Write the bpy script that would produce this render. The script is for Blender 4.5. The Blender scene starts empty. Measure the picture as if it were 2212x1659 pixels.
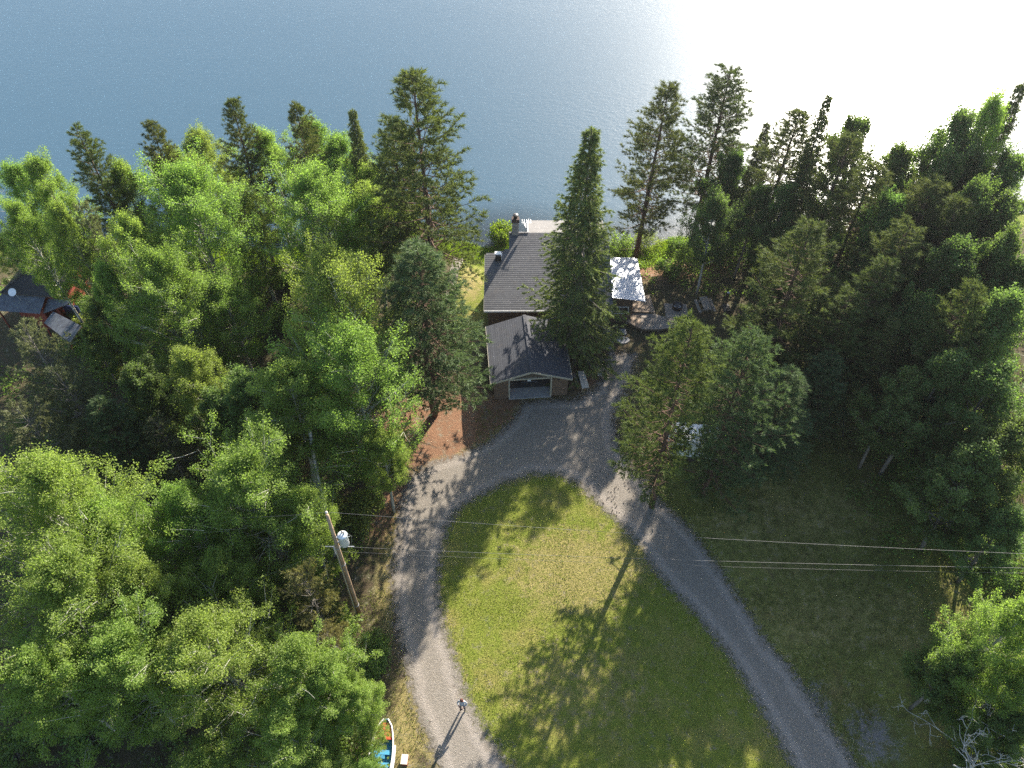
import bpy, bmesh, math, random
import numpy as np
from mathutils import Vector, Matrix

# ------------------------------------------------------------------ camera, sky, sun, exposure
S = bpy.context.scene
COL = S.collection
H = 50.0; PITCH = math.radians(48.1); FPX = 779.0          # camera height, look-down angle, focal length in 1024-px units
SUN_AZ = math.radians(26.5); SUN_EL = math.radians(25.0)   # azimuth from +Y towards +X

cd = bpy.data.cameras.new('camera'); cam = bpy.data.objects.new('camera', cd); COL.objects.link(cam)
cam.location = (0, 0, H); cam.rotation_euler = (math.pi/2 - PITCH, 0, 0)
cd.sensor_width = 36; cd.lens = 36*FPX/1024; cd.clip_start = 0.5; cd.clip_end = 9000
S.camera = cam

W = bpy.data.worlds.new('World'); S.world = W; W.use_nodes = True
wn = W.node_tree.nodes; wl = W.node_tree.links
sky = wn.new('ShaderNodeTexSky'); sky.sky_type = 'NISHITA'; sky.sun_disc = False
sky.sun_elevation = SUN_EL; sky.sun_rotation = SUN_AZ
sky.altitude = 300; sky.air_density = 1.0; sky.dust_density = 1.5; sky.ozone_density = 1.2
bg = wn['Background']; bg.inputs['Strength'].default_value = 0.09
wl.new(sky.outputs[0], bg.inputs['Color'])

sd = bpy.data.lights.new('sun', 'SUN'); sun = bpy.data.objects.new('sun', sd); COL.objects.link(sun)
sd.energy = 5.0; sd.angle = math.radians(0.53); sd.color = (1.0, 0.92, 0.80)
to_sun = Vector((math.sin(SUN_AZ)*math.cos(SUN_EL), math.cos(SUN_AZ)*math.cos(SUN_EL), math.sin(SUN_EL)))
sun.rotation_euler = (-to_sun).to_track_quat('-Z', 'Y').to_euler(); sun.location = (60, 120, 90)

S.view_settings.view_transform = 'Standard'; S.view_settings.look = 'None'
S.view_settings.exposure = 1.95; S.view_settings.gamma = 1.0
S.render.engine = 'CYCLES'
S.cycles.max_bounces = 8; S.cycles.diffuse_bounces = 6; S.cycles.glossy_bounces = 3
S.cycles.transmission_bounces = 4; S.cycles.transparent_max_bounces = 8
S.cycles.use_denoising = False
S.cycles.caustics_reflective = False; S.cycles.caustics_refractive = False
S.cycles.sample_clamp_indirect = 3; S.cycles.sample_clamp_direct = 4

# ------------------------------------------------------------------ helpers
def g(u, v, z=0.0):
    """photo pixel (2212 px wide scale) -> point on the level z"""
    x = (u*1024/2212-512)/FPX; y = -(v*1024/2212-384)/FPX
    f = math.cos(PITCH)+y*math.sin(PITCH); d = math.sin(PITCH)-y*math.cos(PITCH)
    t = (H-z)/d
    return (x*t, f*t, z)

def sstep(a, b, x):
    t = np.clip((x-a)/(b-a), 0, 1); return t*t*(3-2*t)

def shore_y(x):
    x = np.asarray(x, float)
    return (65.3 + 0.13*np.maximum(x-9, 0) + 0.03*np.maximum(-x-30, 0) + 0.7*np.sin(x*.31+.6) + .5*np.sin(x*.83)
            + 1.8*np.exp(-((x+.3)/1.3)**2) + 2.0*np.exp(-((x+9)/4.0)**2))

WATER = -1.5
def tz(x, y):
    x = np.asarray(x, float); y = np.asarray(y, float)
    s = y - shore_y(x)
    z = -1.42*sstep(-7.5, 0, s)
    z = np.where(s > 0, -1.42 - 0.22*s, z)
    return np.maximum(z, -7.0)
def tzf(x, y): return float(tz(x, y))

def link(o, parent=None):
    COL.objects.link(o)
    if parent is not None: o.parent = parent
    return o

def mesh_np(name, verts, faces, nper):
    """verts (n,3), faces flat index array of polygons with nper corners"""
    me = bpy.data.meshes.new(name)
    verts = np.asarray(verts, np.float32); faces = np.asarray(faces, np.int32).reshape(-1, nper)
    me.vertices.add(len(verts)); me.vertices.foreach_set('co', verts.ravel())
    me.loops.add(faces.size); me.loops.foreach_set('vertex_index', faces.ravel())
    me.polygons.add(len(faces)); me.polygons.foreach_set('loop_start', np.arange(0, faces.size, nper, dtype=np.int32))
    me.update(calc_edges=True)
    return me

class MB:
    """collects boxes, prisms and tubes into one mesh"""
    def __init__(s): s.v = []; s.f = []
    def add(s, vs, fs):
        n = len(s.v); s.v += [tuple(p) for p in vs]; s.f += [tuple(i+n for i in f) for f in fs]; return s
    def box(s, c, size, rz=0.0, M=None):
        hx, hy, hz = size[0]/2, size[1]/2, size[2]/2
        m = M if M is not None else Matrix.Rotation(rz, 3, 'Z')
        vs = [m @ Vector((a*hx, b*hy, d*hz)) + Vector(c) for d in (-1, 1) for a, b in ((-1, -1), (1, -1), (1, 1), (-1, 1))]
        return s.add(vs, [(3, 2, 1, 0), (4, 5, 6, 7), (0, 1, 5, 4), (1, 2, 6, 5), (2, 3, 7, 6), (3, 0, 4, 7)])
    def span(s, lo, hi):
        return s.box([(a+b)/2 for a, b in zip(lo, hi)], [b-a for a, b in zip(lo, hi)])
    def slab(s, top, th):
        """polygon top (list of points) extruded down by th"""
        n = len(top); vs = [Vector(p) for p in top] + [Vector(p)-Vector((0, 0, th)) for p in top]
        fs = [tuple(range(n)), tuple(range(2*n-1, n-1, -1))] + [(i, i+n, (i+1) % n + n, (i+1) % n) for i in range(n)]
        return s.add(vs, fs)
    def beam(s, a, b, w, h, up=(0, 0, 1)):
        a = Vector(a); b = Vector(b); d = (b-a); L = d.length; d.normalize()
        up = Vector(up); sx = d.cross(up)
        if sx.length < 1e-4: sx = d.cross(Vector((1, 0, 0)))
        sx.normalize(); uz = sx.cross(d)
        M = Matrix((sx, d, uz)).transposed()
        return s.box((a+b)/2, (w, L, h), M=M)
    def tube(s, pts, radii, n=8, cap=True):
        pts = [Vector(p) for p in pts]; base = len(s.v); vs = []; fs = []
        ref = Vector((0.3, 0.9, 0.2))
        for i, p in enumerate(pts):
            d = (pts[min(i+1, len(pts)-1)]-pts[max(i-1, 0)]).normalized()
            a = d.cross(ref)
            if a.length < 1e-3: a = d.cross(Vector((1, 0, 0)))
            a.normalize(); b = d.cross(a)
            r = radii[i] if hasattr(radii, '__len__') else radii
            for k in range(n):
                t = 2*math.pi*k/n; vs.append(p+(a*math.cos(t)+b*math.sin(t))*r)
        for i in range(len(pts)-1):
            for k in range(n):
                fs.append((i*n+k, i*n+(k+1) % n, (i+1)*n+(k+1) % n, (i+1)*n+k))
        if cap: fs.append(tuple(range(n-1, -1, -1))); fs.append(tuple(range((len(pts)-1)*n, len(pts)*n)))
        return s.add(vs, fs)
    def lathe(s, prof, c=(0, 0, 0), n=16):
        vs = []; fs = []
        for r, z in prof:
            for k in range(n):
                t = 2*math.pi*k/n; vs.append((c[0]+r*math.cos(t), c[1]+r*math.sin(t), c[2]+z))
        for i in range(len(prof)-1):
            for k in range(n): fs.append((i*n+k, i*n+(k+1) % n, (i+1)*n+(k+1) % n, (i+1)*n+k))
        fs.append(tuple(range(n-1, -1, -1))); fs.append(tuple(range((len(prof)-1)*n, len(prof)*n)))
        return s.add(vs, fs)
    def build(s, name, mat, parent=None, smooth=False, bevel=0.0):
        me = bpy.data.meshes.new(name); me.from_pydata(s.v, [], s.f); me.update()
        if bevel:
            bm = bmesh.new(); bm.from_mesh(me)
            bmesh.ops.bevel(bm, geom=bm.edges[:], offset=bevel, segments=1, affect='EDGES', clamp_overlap=True)
            bm.to_mesh(me); bm.free()
        me.materials.append(mat)
        if smooth: me.polygons.foreach_set('use_smooth', [True]*len(me.polygons))
        return link(bpy.data.objects.new(name, me), parent)

def tag(o, label=None, cat=None, group=None, kind=None):
    if label: o['label'] = label
    if cat: o['category'] = cat
    if group: o['group'] = group
    if kind: o['kind'] = kind
    return o

def thing(name, label, cat, loc=(0, 0, 0), rz=0.0, group=None):
    o = bpy.data.objects.new(name, None); o.empty_display_size = .3
    link(o); o.location = loc; o.rotation_euler = (0, 0, rz)
    return tag(o, label, cat, group)

# ------------------------------------------------------------------ materials
class NT:
    def __init__(s, name):
        s.m = bpy.data.materials.new(name); s.m.use_nodes = True; s.t = s.m.node_tree; s.t.nodes.clear()
        s.out = s.t.nodes.new('ShaderNodeOutputMaterial')
    def n(s, typ, **kw):
        nd = s.t.nodes.new('ShaderNode'+typ)
        for k, v in kw.items():
            if hasattr(nd, k): setattr(nd, k, v)
        return nd
    def put(s, sock, v):
        if v is None: return
        if hasattr(v, 'is_output'): s.t.links.new(v, sock)
        elif isinstance(v, (tuple, list)) and len(v) == 3 and sock.type == 'RGBA': sock.default_value = (*v, 1)
        else: sock.default_value = v
    def noise(s, scale, detail=4, rough=.55, vec=None, dist=0.0):
        nd = s.n('TexNoise'); s.put(nd.inputs['Scale'], scale); s.put(nd.inputs['Detail'], detail)
        s.put(nd.inputs['Roughness'], rough); s.put(nd.inputs['Vector'], vec); s.put(nd.inputs['Distortion'], dist)
        return nd.outputs['Fac']
    def mix(s, f, a, b, mode='MIX'):
        nd = s.n('Mix', data_type='RGBA', blend_type=mode); s.put(nd.inputs['Factor'], f)
        s.put(nd.inputs[6], a); s.put(nd.inputs[7], b); return nd.outputs[2]
    def math(s, op, a, b=None, clamp=False):
        nd = s.n('Math', operation=op, use_clamp=clamp); s.put(nd.inputs[0], a); s.put(nd.inputs[1], b); return nd.outputs[0]
    def rng(s, v, a, b, c=0., d=1.):
        nd = s.n('MapRange'); nd.interpolation_type = 'SMOOTHSTEP'
        for i, x in enumerate((v, a, b, c, d)): s.put(nd.inputs[i], x)
        return nd.outputs[0]
    def coord(s, which='Object', scale=(1, 1, 1)):
        tc = s.n('TexCoord'); mp = s.n('Mapping'); s.t.links.new(tc.outputs[which], mp.inputs[0])
        mp.inputs['Scale'].default_value = scale; return mp.outputs[0]
    def pos(s, scale=(1, 1, 1)):
        ge = s.n('NewGeometry'); mp = s.n('Mapping'); s.t.links.new(ge.outputs['Position'], mp.inputs[0])
        mp.inputs['Scale'].default_value = scale; return mp.outputs[0]
    def bump(s, h, strength=.4, dist=.05, normal=None):
        nd = s.n('Bump'); s.put(nd.inputs['Height'], h); nd.inputs['Strength'].default_value = strength
        nd.inputs['Distance'].default_value = dist; s.put(nd.inputs['Normal'], normal); return nd.outputs[0]
    def pri(s, col, rough=.8, metal=0., normal=None, spec=.3):
        p = s.n('BsdfPrincipled'); s.put(p.inputs['Base Color'], col); s.put(p.inputs['Roughness'], rough)
        s.put(p.inputs['Metallic'], metal); s.put(p.inputs['Normal'], normal); s.put(p.inputs['Specular IOR Level'], spec)
        return p.outputs[0]
    def mixs(s, f, a, b):
        nd = s.n('MixShader'); s.put(nd.inputs[0], f); s.t.links.new(a, nd.inputs[1]); s.t.links.new(b, nd.inputs[2]); return nd.outputs[0]
    def done(s, sh): s.t.links.new(sh, s.out.inputs['Surface']); return s.m

def plain(name, a, b=None, rough=.7, metal=0., nscale=6., bump=.25, bdist=.02, spec=.3, scale=(1, 1, 1), which='Object'):
    t = NT(name); c = t.coord(which, scale)
    b = b or tuple(x*.72 for x in a)
    n1 = t.noise(nscale, 5, .6, c); n2 = t.noise(nscale*6, 3, .6, c)
    f = t.rng(t.math('ADD', t.math('MULTIPLY', n1, .7), t.math('MULTIPLY', n2, .3)), .35, .68)
    col = t.mix(f, a, b)
    return t.done(t.pri(col, t.math('ADD', t.math('MULTIPLY', n1, .2), rough-.1), metal, t.bump(n2, bump, bdist), spec))

def leaf_mat(name, a, b, trans, tcol, hue=.03, val=.3, gloss=.015):
    t = NT(name); oi = t.n('ObjectInfo'); ge = t.n('NewGeometry')
    col = t.mix(ge.outputs['Random Per Island'], a, b)
    def tint(c):
        h = t.n('HueSaturation'); t.put(h.inputs['Color'], c)
        t.put(h.inputs['Hue'], t.math('ADD', t.math('MULTIPLY', oi.outputs['Random'], hue), .5-hue/2))
        v2 = t.math('FRACT', t.math('MULTIPLY', oi.outputs['Random'], 7.31))
        t.put(h.inputs['Value'], t.math('ADD', t.math('MULTIPLY', v2, val), 1-val/2)); return h.outputs[0]
    d = t.n('BsdfDiffuse'); t.put(d.inputs['Color'], tint(col))
    tr = t.n('BsdfTranslucent'); t.put(tr.inputs['Color'], tint(t.mix(ge.outputs['Random Per Island'], tcol, tuple(x*.75 for x in tcol))))
    gl = t.n('BsdfGlossy'); t.put(gl.inputs['Roughness'], .6); t.put(gl.inputs['Color'], (.9, .95, .9))
    return t.done(t.mixs(gloss, t.mixs(trans, d.outputs[0], tr.outputs[0]), gl.outputs[0]))

M = {}
M['aspen_leaf'] = leaf_mat('aspen_leaf', (.14, .205, .040), (.185, .245, .056), .52, (.31, .465, .06), .03, .25, .012)
M['birch_leaf'] = leaf_mat('birch_leaf', (.075, .125, .03), (.12, .16, .045), .48, (.17, .28, .045), .03, .3)
M['shrub_leaf'] = leaf_mat('shrub_leaf', (.09, .14, .03), (.14, .18, .045), .48, (.22, .34, .04), .05, .3)
M['reed_leaf'] = leaf_mat('reed_leaf', (.13, .20, .02), (.19, .24, .035), .5, (.26, .38, .02), .02, .2)
M['red_pine_needle'] = leaf_mat('red_pine_needle', (.050, .080, .018), (.105, .125, .035), .3, (.15, .19, .03), .03, .3, .015)
M['white_pine_needle'] = leaf_mat('white_pine_needle', (.060, .105, .036), (.115, .155, .060), .32, (.14, .21, .05), .02, .2, .02)
M['spruce_needle'] = leaf_mat('spruce_needle', (.07, .105, .026), (.15, .17, .05), .32, (.19, .25, .04), .02, .25, .015)
M['tan_needle'] = leaf_mat('tan_needle', (.13, .13, .045), (.19, .17, .07), .35, (.26, .24, .06), .02, .2, .015)
M['lichen_needle'] = leaf_mat('lichen_needle', (.075, .095, .038), (.14, .15, .07), .28, (.17, .19, .06), .02, .25, .015)

def bark(name, a, b, mark=None, nscale=3.0):
    t = NT(name); c = t.coord('Object', (2.2, 2.2, .5)); n = t.noise(nscale*2, 6, .65, c)
    col = t.mix(t.rng(n, .35, .65), a, b)
    if mark:
        c2 = t.coord('Object', (1.2, 1.2, 5.0)); k = t.noise(1.6, 3, .6, c2)
        col = t.mix(t.rng(k, .60, .66), col, mark)
    return t.done(t.pri(col, .85, 0, t.bump(n, .6, .03), .15))
M['aspen_bark'] = bark('aspen_bark', (.40, .39, .33), (.28, .27, .22), (.035, .032, .028))
M['birch_bark'] = bark('birch_bark', (.44, .42, .38), (.32, .30, .27), (.04, .035, .03))
M['pine_bark'] = bark('pine_bark', (.14, .085, .06), (.07, .045, .035))
M['grey_bark'] = bark('grey_bark', (.20, .18, .155), (.10, .09, .08))
M['dead_bark'] = bark('dead_bark', (.52, .50, .46), (.34, .32, .29))

M['wood_grey'] = plain('weathered_wood', (.30, .26, .22), (.19, .16, .13), .85, nscale=2.5, scale=(1, 6, 6))
M['wood_tan'] = plain('tan_deck_wood', (.34, .26, .19), (.22, .165, .12), .85, nscale=2.5, scale=(6, 1, 6))
M['pale_wood'] = plain('pale_board', (.50, .45, .38), (.38, .34, .29), .85, nscale=3)
M['brown_wall'] = plain('brown_siding', (.16, .105, .07), (.10, .068, .046), .85, nscale=2, scale=(1, 1, 5))
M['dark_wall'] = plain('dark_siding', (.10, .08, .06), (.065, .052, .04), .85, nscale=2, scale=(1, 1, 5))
M['red_wall'] = plain('red_plank_wall', (.22, .045, .025), (.14, .032, .02), .85, nscale=2.5, scale=(5, 5, .6))
M['cream_trim'] = plain('cream_trim', (.38, .35, .27), (.32, .29, .22), .7)
M['white_trim'] = plain('white_trim', (.72, .72, .70), (.62, .62, .60), .6)
M['concrete'] = plain('concrete', (.36, .35, .33), (.26, .25, .24), .9, nscale=2)
M['shaded_concrete'] = plain('shaded_concrete', (.085, .083, .08), (.045, .044, .043), .8, nscale=1.2)  # garage interior shade put into the concrete colour
M['stone'] = plain('flat_stone', (.36, .35, .34), (.24, .235, .23), .9, nscale=3, bump=.5)
M['brick'] = plain('chimney_block', (.38, .35, .32), (.28, .26, .24), .9, nscale=5)
M['dark_brick'] = plain('dark_brick', (.10, .06, .05), (.05, .04, .035), .9, nscale=5)
M['black_metal'] = plain('black_metal', (.022, .022, .024), (.04, .036, .033), .5, .3, nscale=8, spec=.5)
M['rust_metal'] = plain('rusty_metal', (.10, .05, .03), (.05, .035, .03), .7, .3, nscale=8)
M['grey_metal'] = plain('grey_metal', (.42, .44, .46), (.34, .36, .38), .4, .6, nscale=4)
M['galv'] = plain('galvanised_sheet', (.62, .63, .64), (.50, .51, .53), .42, .85, nscale=2.2, bump=.08)
M['galv_dark'] = plain('dull_galvanised_sheet', (.13, .145, .165), (.065, .07, .085), .85, 0, nscale=2.5, bump=.1)
M['white_paint'] = plain('white_enamel', (.72, .73, .74), (.64, .65, .66), .35, 0, nscale=2, bump=.03, spec=.5)
M['camper_white'] = plain('camper_white', (.70, .72, .72), (.60, .62, .62), .4, 0, nscale=1.2, bump=.03, spec=.5)
M['tank_grey'] = plain('transformer_grey', (.62, .66, .68), (.55, .58, .60), .4, .1, nscale=3, bump=.05, spec=.5)
M['porcelain'] = plain('porcelain', (.55, .50, .45), (.45, .40, .36), .25, spec=.6)
M['wire'] = plain('aluminium_wire', (.13, .13, .13), (.11, .11, .11), .6, .2, bump=0)
M['rubber'] = plain('rubber', (.02, .02, .02), (.03, .03, .03), .85)
M['glass'] = plain('dark_glass', (.012, .014, .016), (.018, .02, .022), .1, 0, bump=0, spec=.8)
M['car_paint'] = plain('dark_car_paint', (.018, .02, .024), (.022, .024, .028), .25, .2, bump=0, spec=.6)
M['red_lens'] = plain('red_lens', (.35, .02, .015), (.30, .02, .015), .2, bump=0, spec=.6)
M['plate'] = plain('licence_plate', (.70, .71, .72), (.64, .65, .68), .5, bump=0)
M['boat_red'] = plain('red_boat_paint', (.55, .045, .035), (.44, .04, .03), .5, nscale=5)
M['boat_blue'] = plain('blue_boat_paint', (.06, .27, .42), (.05, .20, .33), .55, nscale=5)
M['boat_white'] = plain('white_boat_paint', (.74, .73, .70), (.60, .58, .54), .6, nscale=6)
M['cream_box'] = plain('cream_board', (.68, .60, .44), (.58, .50, .36), .7, nscale=5)
M['ash'] = plain('ash', (.42, .41, .40), (.16, .155, .15), .95, nscale=6)
M['blue_tarp'] = plain('blue_tarp', (.03, .045, .11), (.02, .03, .08), .6, nscale=3)
M['pole_wood'] = plain('pole_wood', (.36, .27, .18), (.22, .13, .075), .85, nscale=1.6, scale=(6, 6, .5), bump=.4)
M['conduit'] = plain('conduit', (.42, .38, .28), (.34, .30, .22), .6)
M['skin'] = plain('skin', (.46, .25, .17), (.40, .22, .15), .6, bump=.05)
M['shirt'] = plain('grey_shirt', (.30, .34, .38), (.24, .27, .31), .85, nscale=8)
M['trousers'] = plain('dark_trousers', (.035, .035, .04), (.05, .048, .05), .9, nscale=8)
M['shoe'] = plain('dark_shoe', (.025, .022, .02), (.03, .028, .026), .7)
M['hair'] = plain('brown_cap', (.10, .035, .025), (.07, .028, .02), .85, nscale=12)
M['pot'] = plain('clay_pot', (.25, .11, .06), (.2, .09, .05), .8)

def shingle_mat(name, a, b, c):
    t = NT(name); co = t.pos()
    br = t.n('TexBrick'); t.put(br.inputs['Vector'], t.coord('Object', (1, 1, 1)))
    br.inputs['Scale'].default_value = 1.0; br.inputs['Brick Width'].default_value = .30; br.inputs['Row Height'].default_value = .22
    br.inputs['Mortar Size'].default_value = .006; br.inputs['Bias'].default_value = 0
    for k, v in (('Color1', a), ('Color2', b), ('Mortar', c)): br.inputs[k].default_value = (*v, 1)
    oi = t.n('ObjectInfo'); n = t.noise(.7, 4, .6, co); n2 = t.noise(38, 2, .6, co)
    col = t.mix(t.rng(n, .3, .7), br.outputs['Color'], t.mix(.5, br.outputs['Color'], b))
    lit = t.math('MULTIPLY', t.rng(t.noise(1.1, 6, .7, co), .52, .72), t.rng(n2, .35, .6)); col = t.mix(t.math('MULTIPLY', lit, .45), col, (.13, .10, .07))
    h = t.n('HueSaturation'); t.put(h.inputs['Color'], col)
    t.put(h.inputs['Value'], t.math('ADD', t.math('ADD', t.math('MULTIPLY', oi.outputs['Random'], .16), .78), t.math('MULTIPLY', n2, .3)))
    return t.done(t.pri(h.outputs[0], .88, 0, t.bump(n2, .5, .01), .35))
M['shingle'] = shingle_mat('grey_shingle', (.085, .085, .09), (.12, .118, .12), (.03, .03, .032))
M['shingle_dark_shade'] = shingle_mat('dark_shade_shingle', (.045, .048, .058), (.062, .065, .075), (.02, .02, .024))  # dark shingles, colour deepened further to imitate the spruce's shade
M['shingle_black'] = shingle_mat('black_shingle', (.028, .028, .03), (.045, .043, .043), (.012, .012, .012))
M['shingle_glare'] = shingle_mat('glare_shingle', (.15, .145, .14), (.19, .18, .172), (.10, .095, .095))  # grey shingle lightened, sun glare put into the colour

# ------------------------------------------------------------------ the setting: ground, drive, lake
def vnoise(x, y, sc, seed):
    """cheap smooth value noise"""
    r = np.random.RandomState(seed); T = r.rand(64, 64)
    fx = x/sc; fy = y/sc; ix = np.floor(fx).astype(int); iy = np.floor(fy).astype(int)
    a = fx-ix; b = fy-iy; a = a*a*(3-2*a); b = b*b*(3-2*b)
    q = lambda i, j: T[i % 64, j % 64]
    return (q(ix, iy)*(1-a)+q(ix+1, iy)*a)*(1-b)+(q(ix, iy+1)*(1-a)+q(ix+1, iy+1)*a)*b

def poly_sd(poly, X, Y):
    """signed distance, negative inside"""
    P = np.array(poly); n = len(P); d = np.full(X.shape, 1e9); ins = np.zeros(X.shape, bool)
    for i in range(n):
        a = P[i]; b = P[(i+1) % n]; e = b-a; L = max((e**2).sum(), 1e-9)
        t = np.clip(((X-a[0])*e[0]+(Y-a[1])*e[1])/L, 0, 1)
        d = np.minimum(d, np.hypot(X-a[0]-t*e[0], Y-a[1]-t*e[1]))
        c = ((a[1] > Y) != (b[1] > Y)) & (X < (b[0]-a[0])*(Y-a[1])/(b[1]-a[1]+1e-12)+a[0]); ins ^= c
    return np.where(ins, -d, d)

isl_px = [(1103, 1659), (1043, 1580), (1009, 1510), (985, 1440), (957, 1350), (945, 1270), (948, 1200), (965, 1140), (990, 1098), (1040, 1068),
          (1090, 1042), (1150, 1022), (1205, 1024), (1250, 1045), (1290, 1085), (1340, 1130), (1385, 1180), (1412, 1225), (1450, 1270), (1500, 1320),
          (1555, 1390), (1605, 1460), (1650, 1540), (1690, 1610), (1715, 1659)]
out_px = [(950, 1659), (926, 1590), (897, 1520), (880, 1440), (858, 1350), (847, 1250), (857, 1150), (868, 1080), (890, 1030), (935, 1000), (990, 985),
          (1060, 955), (1110, 910), (1130, 872), (1170, 866), (1240, 866), (1290, 840), (1303, 790), (1315, 762), (1372, 768), (1355, 830), (1322, 900), (1330, 960),
          (1372, 1020), (1425, 1085), (1485, 1140), (1545, 1220), (1597, 1300), (1648, 1380), (1708, 1450), (1768, 1540), (1818, 1610), (1850, 1659)]
isl = [(1.5, 2), (0.9, 8)] + [g(*p)[:2] for p in isl_px] + [(18.4, 8), (20.5, 2)]
outr = [(-1.8, 2), (-3.0, 9)] + [g(*p)[:2] for p in out_px] + [(24.3, 8), (27, 2)]
def drive_sd(X, Y):
    return np.maximum(poly_sd(outr, X, Y), -poly_sd(isl, X, Y))

xs = np.concatenate([np.linspace(-400, -80, 14)[:-1], np.arange(-80, 80.01, .45), np.linspace(80, 400, 14)[1:]])
ys = np.concatenate([np.linspace(-160, 0, 8)[:-1], np.arange(0, 74.01, .45), np.linspace(74, 130, 24)[1:]])
GX, GY = np.meshgrid(xs, ys)
DS = drive_sd(GX, GY)
GZ = tz(GX, GY)
rough = (vnoise(GX, GY, 1.7, 1)-.5)*.10 + (vnoise(GX, GY, .8, 2)-.5)*.05
rough *= sstep(.2, 1.5, DS)*np.where(poly_sd(isl, GX, GY) < .2, .25, 1.0)
GZ = GZ + rough
nx, ny = len(xs), len(ys)
gv = np.stack([GX, GY, GZ], -1).reshape(-1, 3)
I = np.arange(nx*ny).reshape(ny, nx)
gf = np.stack([I[:-1, :-1], I[:-1, 1:], I[1:, 1:], I[1:, :-1]], -1).reshape(-1, 4)
me = mesh_np('ground', gv, gf, 4); me.polygons.foreach_set('use_smooth', [True]*len(me.polygons))
ISD = poly_sd(isl, GX, GY)
def blob(u, v, rx, ry, soft=.6, z=0):
    c = g(u, v, z); d = np.hypot((GX-c[0])/rx, (GY-c[1])/ry); return 1-sstep(1-soft, 1+soft, d)
lawn = (1-sstep(-.1, .5, ISD))*np.ones_like(GX)
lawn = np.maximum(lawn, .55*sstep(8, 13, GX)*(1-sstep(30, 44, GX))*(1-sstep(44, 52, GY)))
lawn = np.maximum(lawn, (1-sstep(1.0, 2.5, np.abs(GX+4.0)))*sstep(51, 53, GY))
needle = np.maximum.reduce([blob(925, 935, 4.6, 4.0), blob(1040, 910, 4.5, 3.2), .8*blob(840, 1080, 2.0, 3.5),
                            .7*blob(1280, 790, 3, 4), .8*blob(1440, 575, 6, 3, z=-.4)])
dry = np.maximum.reduce([blob(1240, 1230, 4.0, 3.2, .8), .8*blob(1370, 1190, 2.4, 2.6, .8), .55*blob(1250, 1480, 5, 3, .8), .9*blob(880, 1560, 1.1, 3.2, .5),
                         .75*blob(845, 1240, 1.0, 5, .6), .8*blob(1015, 610, 1.2, 3.0, .5), .5*blob(1700, 1120, 7, 4, .9), .5*blob(1800, 1330, 8, 3, .9)])
edge = np.exp(-((DS-.25)/.35)**2)*(vnoise(GX, GY, 1.3, 7))
dry = np.maximum(dry, edge*.9)
shore = sstep(-5.0, -1.0, GY-shore_y(GX))*(1-sstep(0, .4, GY-shore_y(GX)))
bed = sstep(-.2, .6, GY-shore_y(GX))
bare = np.maximum(.75*blob(1885, 1590, 1.4, 1.5, .9), .7*blob(1770, 1530, .7, 1.6, .9))
def color_attr(me, name, arrs):
    a = me.color_attributes.new(name, 'FLOAT_COLOR', 'POINT')
    a.data.foreach_set('color', np.stack([x.ravel() for x in arrs], -1).astype(np.float32).ravel())
color_attr(me, 'zone_a', [lawn, needle, dry, shore]); color_attr(me, 'zone_b', [bed, bare, np.zeros_like(lawn), np.ones_like(lawn)])

t = NT('ground_cover'); P = t.pos()
za = t.n('Attribute', attribute_name='zone_a'); zb = t.n('Attribute', attribute_name='zone_b')
sa = t.n('SeparateColor'); t.t.links.new(za.outputs['Color'], sa.inputs[0]); sb = t.n('SeparateColor'); t.t.links.new(zb.outputs['Color'], sb.inputs[0])
big = t.noise(.35, 5, .6, P); mid = t.noise(1.6, 5, .65, P); fine = t.noise(9, 4, .7, P); tiny = t.noise(30, 3, .7, P)
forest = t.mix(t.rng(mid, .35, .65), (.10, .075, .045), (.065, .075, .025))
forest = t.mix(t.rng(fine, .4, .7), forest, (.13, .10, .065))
lawnc = t.mix(t.rng(t.math('ADD', t.math('MULTIPLY', mid, .5), t.math('MULTIPLY', fine, .5)), .38, .64), (.17, .215, .030), (.25, .265, .050))
lawnc = t.mix(t.rng(big, .46, .70), lawnc, (.29, .26, .075)); lawnc = t.mix(t.rng(t.noise(.8, 5, .7, P), .56, .70, 0, .8), lawnc, (.09, .15, .028))
dryc = t.mix(t.rng(fine, .38, .66), (.40, .32, .13), (.27, .23, .085))
needc = t.mix(t.rng(fine, .36, .66), (.33, .18, .105), (.23, .13, .08)); needc = t.mix(t.rng(mid, .48, .72), needc, (.27, .20, .13))
shorec = t.mix(t.rng(fine, .35, .65), (.15, .21, .025), (.22, .23, .04))
bedc = t.mix(t.rng(mid, .35, .65), (.13, .105, .08), (.085, .07, .055))
def zone(m, w=.35):
    j = t.math('ADD', t.math('MULTIPLY', mid, w), t.math('MULTIPLY', fine, w*.8)); return t.rng(t.math('ADD', m, t.math('MULTIPLY', t.math('SUBTRACT', j, w*.9), 2.2)), .15, .85)
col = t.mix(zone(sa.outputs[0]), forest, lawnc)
col = t.mix(zone(sa.outputs[1], .6), col, needc)
col = t.mix(t.math('MULTIPLY', zone(sa.outputs[2], .9), .85), col, dryc)
col = t.mix(zone(za.outputs['Alpha']), col, shorec)
col = t.mix(zone(sb.outputs[1], 1.1), col, (.24, .22, .20))
col = t.mix(sb.outputs[0], col, bedc)
col = t.mix(t.rng(tiny, .3, .7), col, t.mix(1.0, col, (.55, .55, .55), 'MULTIPLY'))
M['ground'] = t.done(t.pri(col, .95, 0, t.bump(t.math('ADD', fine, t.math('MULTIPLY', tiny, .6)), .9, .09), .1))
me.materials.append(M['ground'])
ground = tag(link(bpy.data.objects.new('ground', me)), kind='structure')

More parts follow.
